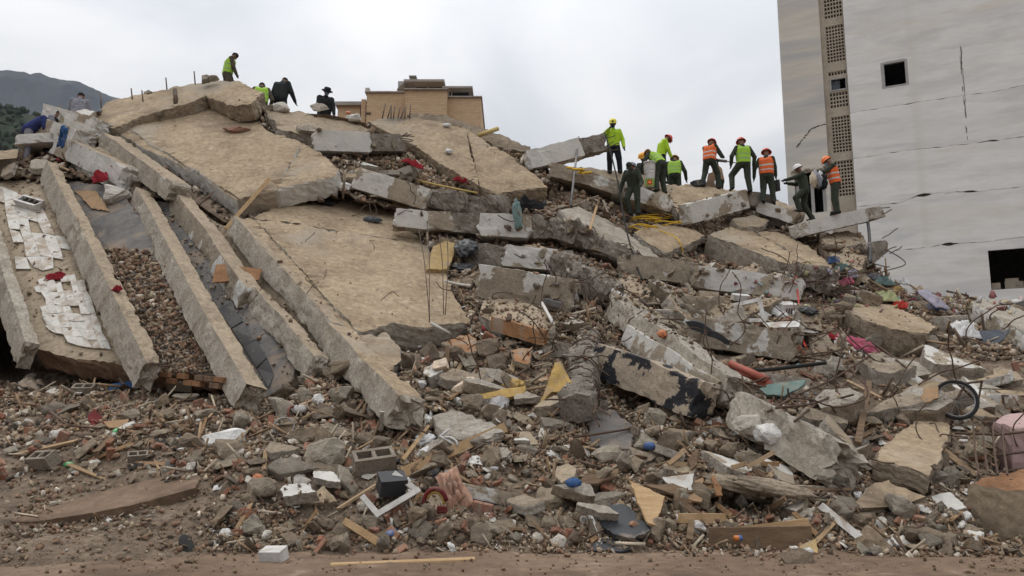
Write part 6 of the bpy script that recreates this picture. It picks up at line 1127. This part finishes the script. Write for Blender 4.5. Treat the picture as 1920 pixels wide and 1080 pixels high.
person('crouching soldier in lime vest and orange helmet behind the ridge slab', behind(1264, 299, yat(1262, 350) + .9, 1.55), -15, UNI, lean=18, nod=15, head='helmet', headm='helmet_amber', vest='vest_lime', handm='glove', pose=dict(elR=(.34, .1, 1.05), wrR=(.36, .3, .86)))
person('soldier in dark green uniform climbing in front of the ridge beam', P(1190, 404, yat(1195, 372) - .55), 150, UNI, lean=22, nod=30, head='cap', headm='uniform', handm='glove', H=.95, pose=dict(elL=(-.34, .2, .98), wrL=(-.36, .38, .82), elR=(.36, .12, 1.0), wrR=(.40, .18, .74), knR=(.17, .2, .52)))
person('grey-hatted person in orange vest far behind the ridge', behind(1181, 311, yat(1181, 335) + 2.5, 1.75), -90, ('uniform', 'uniform', 'boots'), head='hat', headm='cloth_grey', vest='vest_orange', mask='cloth_white')
person('orange-clad worker in red helmet bending far behind the ridge', behind(1196, 314, yat(1196, 338) + 2.2, 1.6), -60, ('vest_orange', 'uniform', 'boots'), lean=20, head='helmet', headm='helmet_red')
person('worker in amber helmet hidden behind the white bucket', behind(1211, 302, yat(1211, 345) + 1.2, 1.62), 150, UNI, lean=20, head='helmet', headm='helmet_amber')
pj = stand(1332, 352)
person('orange-vested worker in red helmet with legs astride drilling', pj, -40, UNI, lean=11, nod=20, head='helmet', headm='helmet_red', vest='vest_orange', handm='glove', pose=dict(anL=(-.16, -.24, .12), knL=(-.16, -.02, .54), anR=(.18, .26, .06), knR=(.16, .25, .5), elR=(.32, .28, 1.08), wrR=(.26, .5, 1.12), elL=(-.2, .3, 1.08), wrL=(.0, .48, 1.05)))
person('worker in red-brown shirt raising an arm behind the drilling worker', behind(1348, 302, yat(1348, 358) + 1.2, 1.7), 60, ('orange_paint', 'uniform', 'boots'), lean=8, head='helmet', headm='helmet_red', handm='glove', pose=dict(elR=(.25, .2, 1.5), wrR=(.2, .3, 1.72)))
person('lime-vested soldier in red helmet seen from behind, one foot raised', stand(1397, 361), 5, UNI, lean=3, nod=15, head='helmet', headm='helmet_red', vest='vest_lime', handm='glove', pose=dict(anL=(-.34, .14, .2), knL=(-.28, .30, .62), anR=(.16, 0, .09), elR=(.36, .02, 1.14), wrR=(.36, .12, .9), elL=(-.36, .02, 1.14), wrL=(-.33, .18, .95)))
person('orange-vested soldier in red helmet walking toward the tower', stand(1440, 382), -28, UNI, lean=3, nod=12, head='helmet', headm='helmet_red', vest='vest_orange', handm='glove', turn=-45, pose=dict(anL=(-.12, -.12, .1), anR=(.14, .12, .09), knR=(.13, .12, .5), elL=(-.34, -.05, 1.14), wrL=(-.38, .03, .9)))
pn = stand(1512, 412)
person('soldier in white helmet holding out a black bucket', pn, 75, UNI, lean=6, nod=10, head='helmet', headm='helmet_white', handm='glove', pose=dict(elL=(-.2, .26, 1.32), wrL=(-.16, .52, 1.27), elR=(.2, .22, 1.2), wrR=(.05, .46, 1.2), anL=(-.15, .2, .3), knL=(-.15, .28, .68), anR=(.16, -.2, .05)))
po = stand(1570, 403)
person('orange-vested soldier in orange helmet holding clothes by the tower', po, 70, UNI, lean=6, nod=22, head='helmet', headm='helmet_orange', vest='vest_orange', mask='mask_blue', handm='glove', pose=dict(elL=(-.22, .26, 1.25), wrL=(-.12, .48, 1.3), elR=(.26, .22, 1.22), wrR=(.16, .46, 1.26)))
# things they hold or use
def bucket(name, label, c, up, r0, r1, h, m, bail=True):
    up = unit(up); root = empty(name, c, label, 'bucket'); V, F = lathe([(.001, .0), (r0, 0), (r0 + (r1 - r0) * .3, h * .3), (r1 * .99, h * .8), (r1, h), (r1 + .012, h), (r1 + .012, h - .03), (r1, h - .035)], np.asarray(c, float), up, 24); obj('shell', V, F, m, root, smooth=True)
    for k in (.55, .68, .8): rr = r0 + (r1 - r0) * k; V, F = lathe([(rr + .004, h * k - .012), (rr + .014, h * k - .008), (rr + .014, h * k + .008), (rr + .004, h * k + .012)], np.asarray(c, float), up, 24); obj('rib', V, F, m, root, smooth=True)
    V, F = lathe([(.001, h * .86), (r1 - .01, h * .86)], np.asarray(c, float), up, 24); obj('inside', V, F, 'tower_core', root); return root
q = stand(1217, 354) - np.array([0, .12, 0]); wb = bucket('white_bucket', 'tall white bucket with printed label standing on the ridge beam', q, (.02, 0, 1), .15, .19, .85, 'white_plastic')
def label_arc(z0_, z1_, a0_, a1_, m, r): 
    V = []; F = []
    for k in range(9):
        a = R(a0_ + (a1_ - a0_) * k / 8)
        for z in (z0_, z1_): V.append(q + np.array([math.cos(a) * (r + .04 * z / .85), math.sin(a) * (r + .04 * z / .85), z]))
    F = [(2 * k, 2 * k + 2, 2 * k + 3, 2 * k + 1) for k in range(8)]; obj('printed_label', V, F, m, wb)
label_arc(.02, .28, -160, -20, 'label_green', .156); label_arc(.06, .22, -125, -70, 'label_red', .160); label_arc(.11, .17, -112, -85, 'helmet_amber', .164)
hand = pn + np.array([-.78, -.02, .98]); bucket('black_bucket', 'black bucket held out by the white-helmeted soldier', hand + np.array([-.16, -.04, -.05]), (-.25, -.25, .9), .13, .165, .36, 'black_plastic')
dr = empty('drill', pj + np.array([.5, .3, 1.05]), 'grey power drill held by the drilling worker', 'drill'); d0 = pj + np.array([.42, .42, 1.12]); V, F = tube([d0, d0 + np.array([.3, .02, -.03])], .055, 8); obj('drill_body', V, F, 'steel_grey', dr, smooth=True); V, F = tube([d0 + np.array([.3, .02, -.03]), d0 + np.array([.75, .05, -.1])], .022, 6); obj('drill_bit', V, F, 'steel_grey', dr); V, F = tube([d0, d0 + np.array([-.05, -.02, -.18])], .03, 6); obj('drill_handle', V, F, 'black_plastic', dr)
p = po + np.array([-.55, -.12, 1.08]); cl = empty('bundle_of_clothes', p, 'bundle of clothes held up by the orange-helmeted soldier', 'clothes')
for k, m in enumerate(('cloth_cream', 'cloth_lilac', 'cloth_grey', 'cloth_white', 'black_cloth')): 
    c = p + np.array([-.16 + .08 * k, random.uniform(-.05, .05), random.uniform(-.1, .08)]); bm = bmesh.new(); bmesh.ops.create_icosphere(bm, subdivisions=3, radius=1); V = [c + np.array([v.co.x * .1, v.co.y * .09, v.co.z * .24]) * (1 + .5 * noise.noise(v.co * 2.5 + Vector((k * 9, 0, 0)))) for v in bm.verts]; F = [[v.index for v in f.verts] for f in bm.faces]; bm.free(); obj('garment', V, F, m, cl, smooth=True)
sheet('brown_board_ridge', 'brown board standing behind the drilling worker', 'board', [(1322, 350), (1328, 326), (1338, 322), (1342, 352)], 'block_dark', .05, -.6); cabinet('black_crate', 'small dark crate at the feet of the drilling worker', 'crate', 1310, 348, (.22, .16, .1), 'black_case', 10, .1, .1)
# ------------------------------------------------------------------ air between here and the mountain
mh = bpy.data.materials.new('haze'); mh.use_nodes = True; hn = mh.node_tree.nodes; hn.clear(); ho = hn.new('ShaderNodeOutputMaterial'); pv_ = hn.new('ShaderNodeVolumePrincipled'); pv_.inputs['Color'].default_value = (.80, .86, .95, 1); pv_.inputs['Density'].default_value = .00008; pv_.inputs['Anisotropy'].default_value = .2
mh.node_tree.links.new(pv_.outputs[0], ho.inputs['Volume']); MAT['haze'] = mh
MB().box((0, 2000, 360), E3, (6500, 4500, 375)).build('haze', 'haze', kind='stuff', label='pale haze filling the air in front of the mountain', cat='haze')
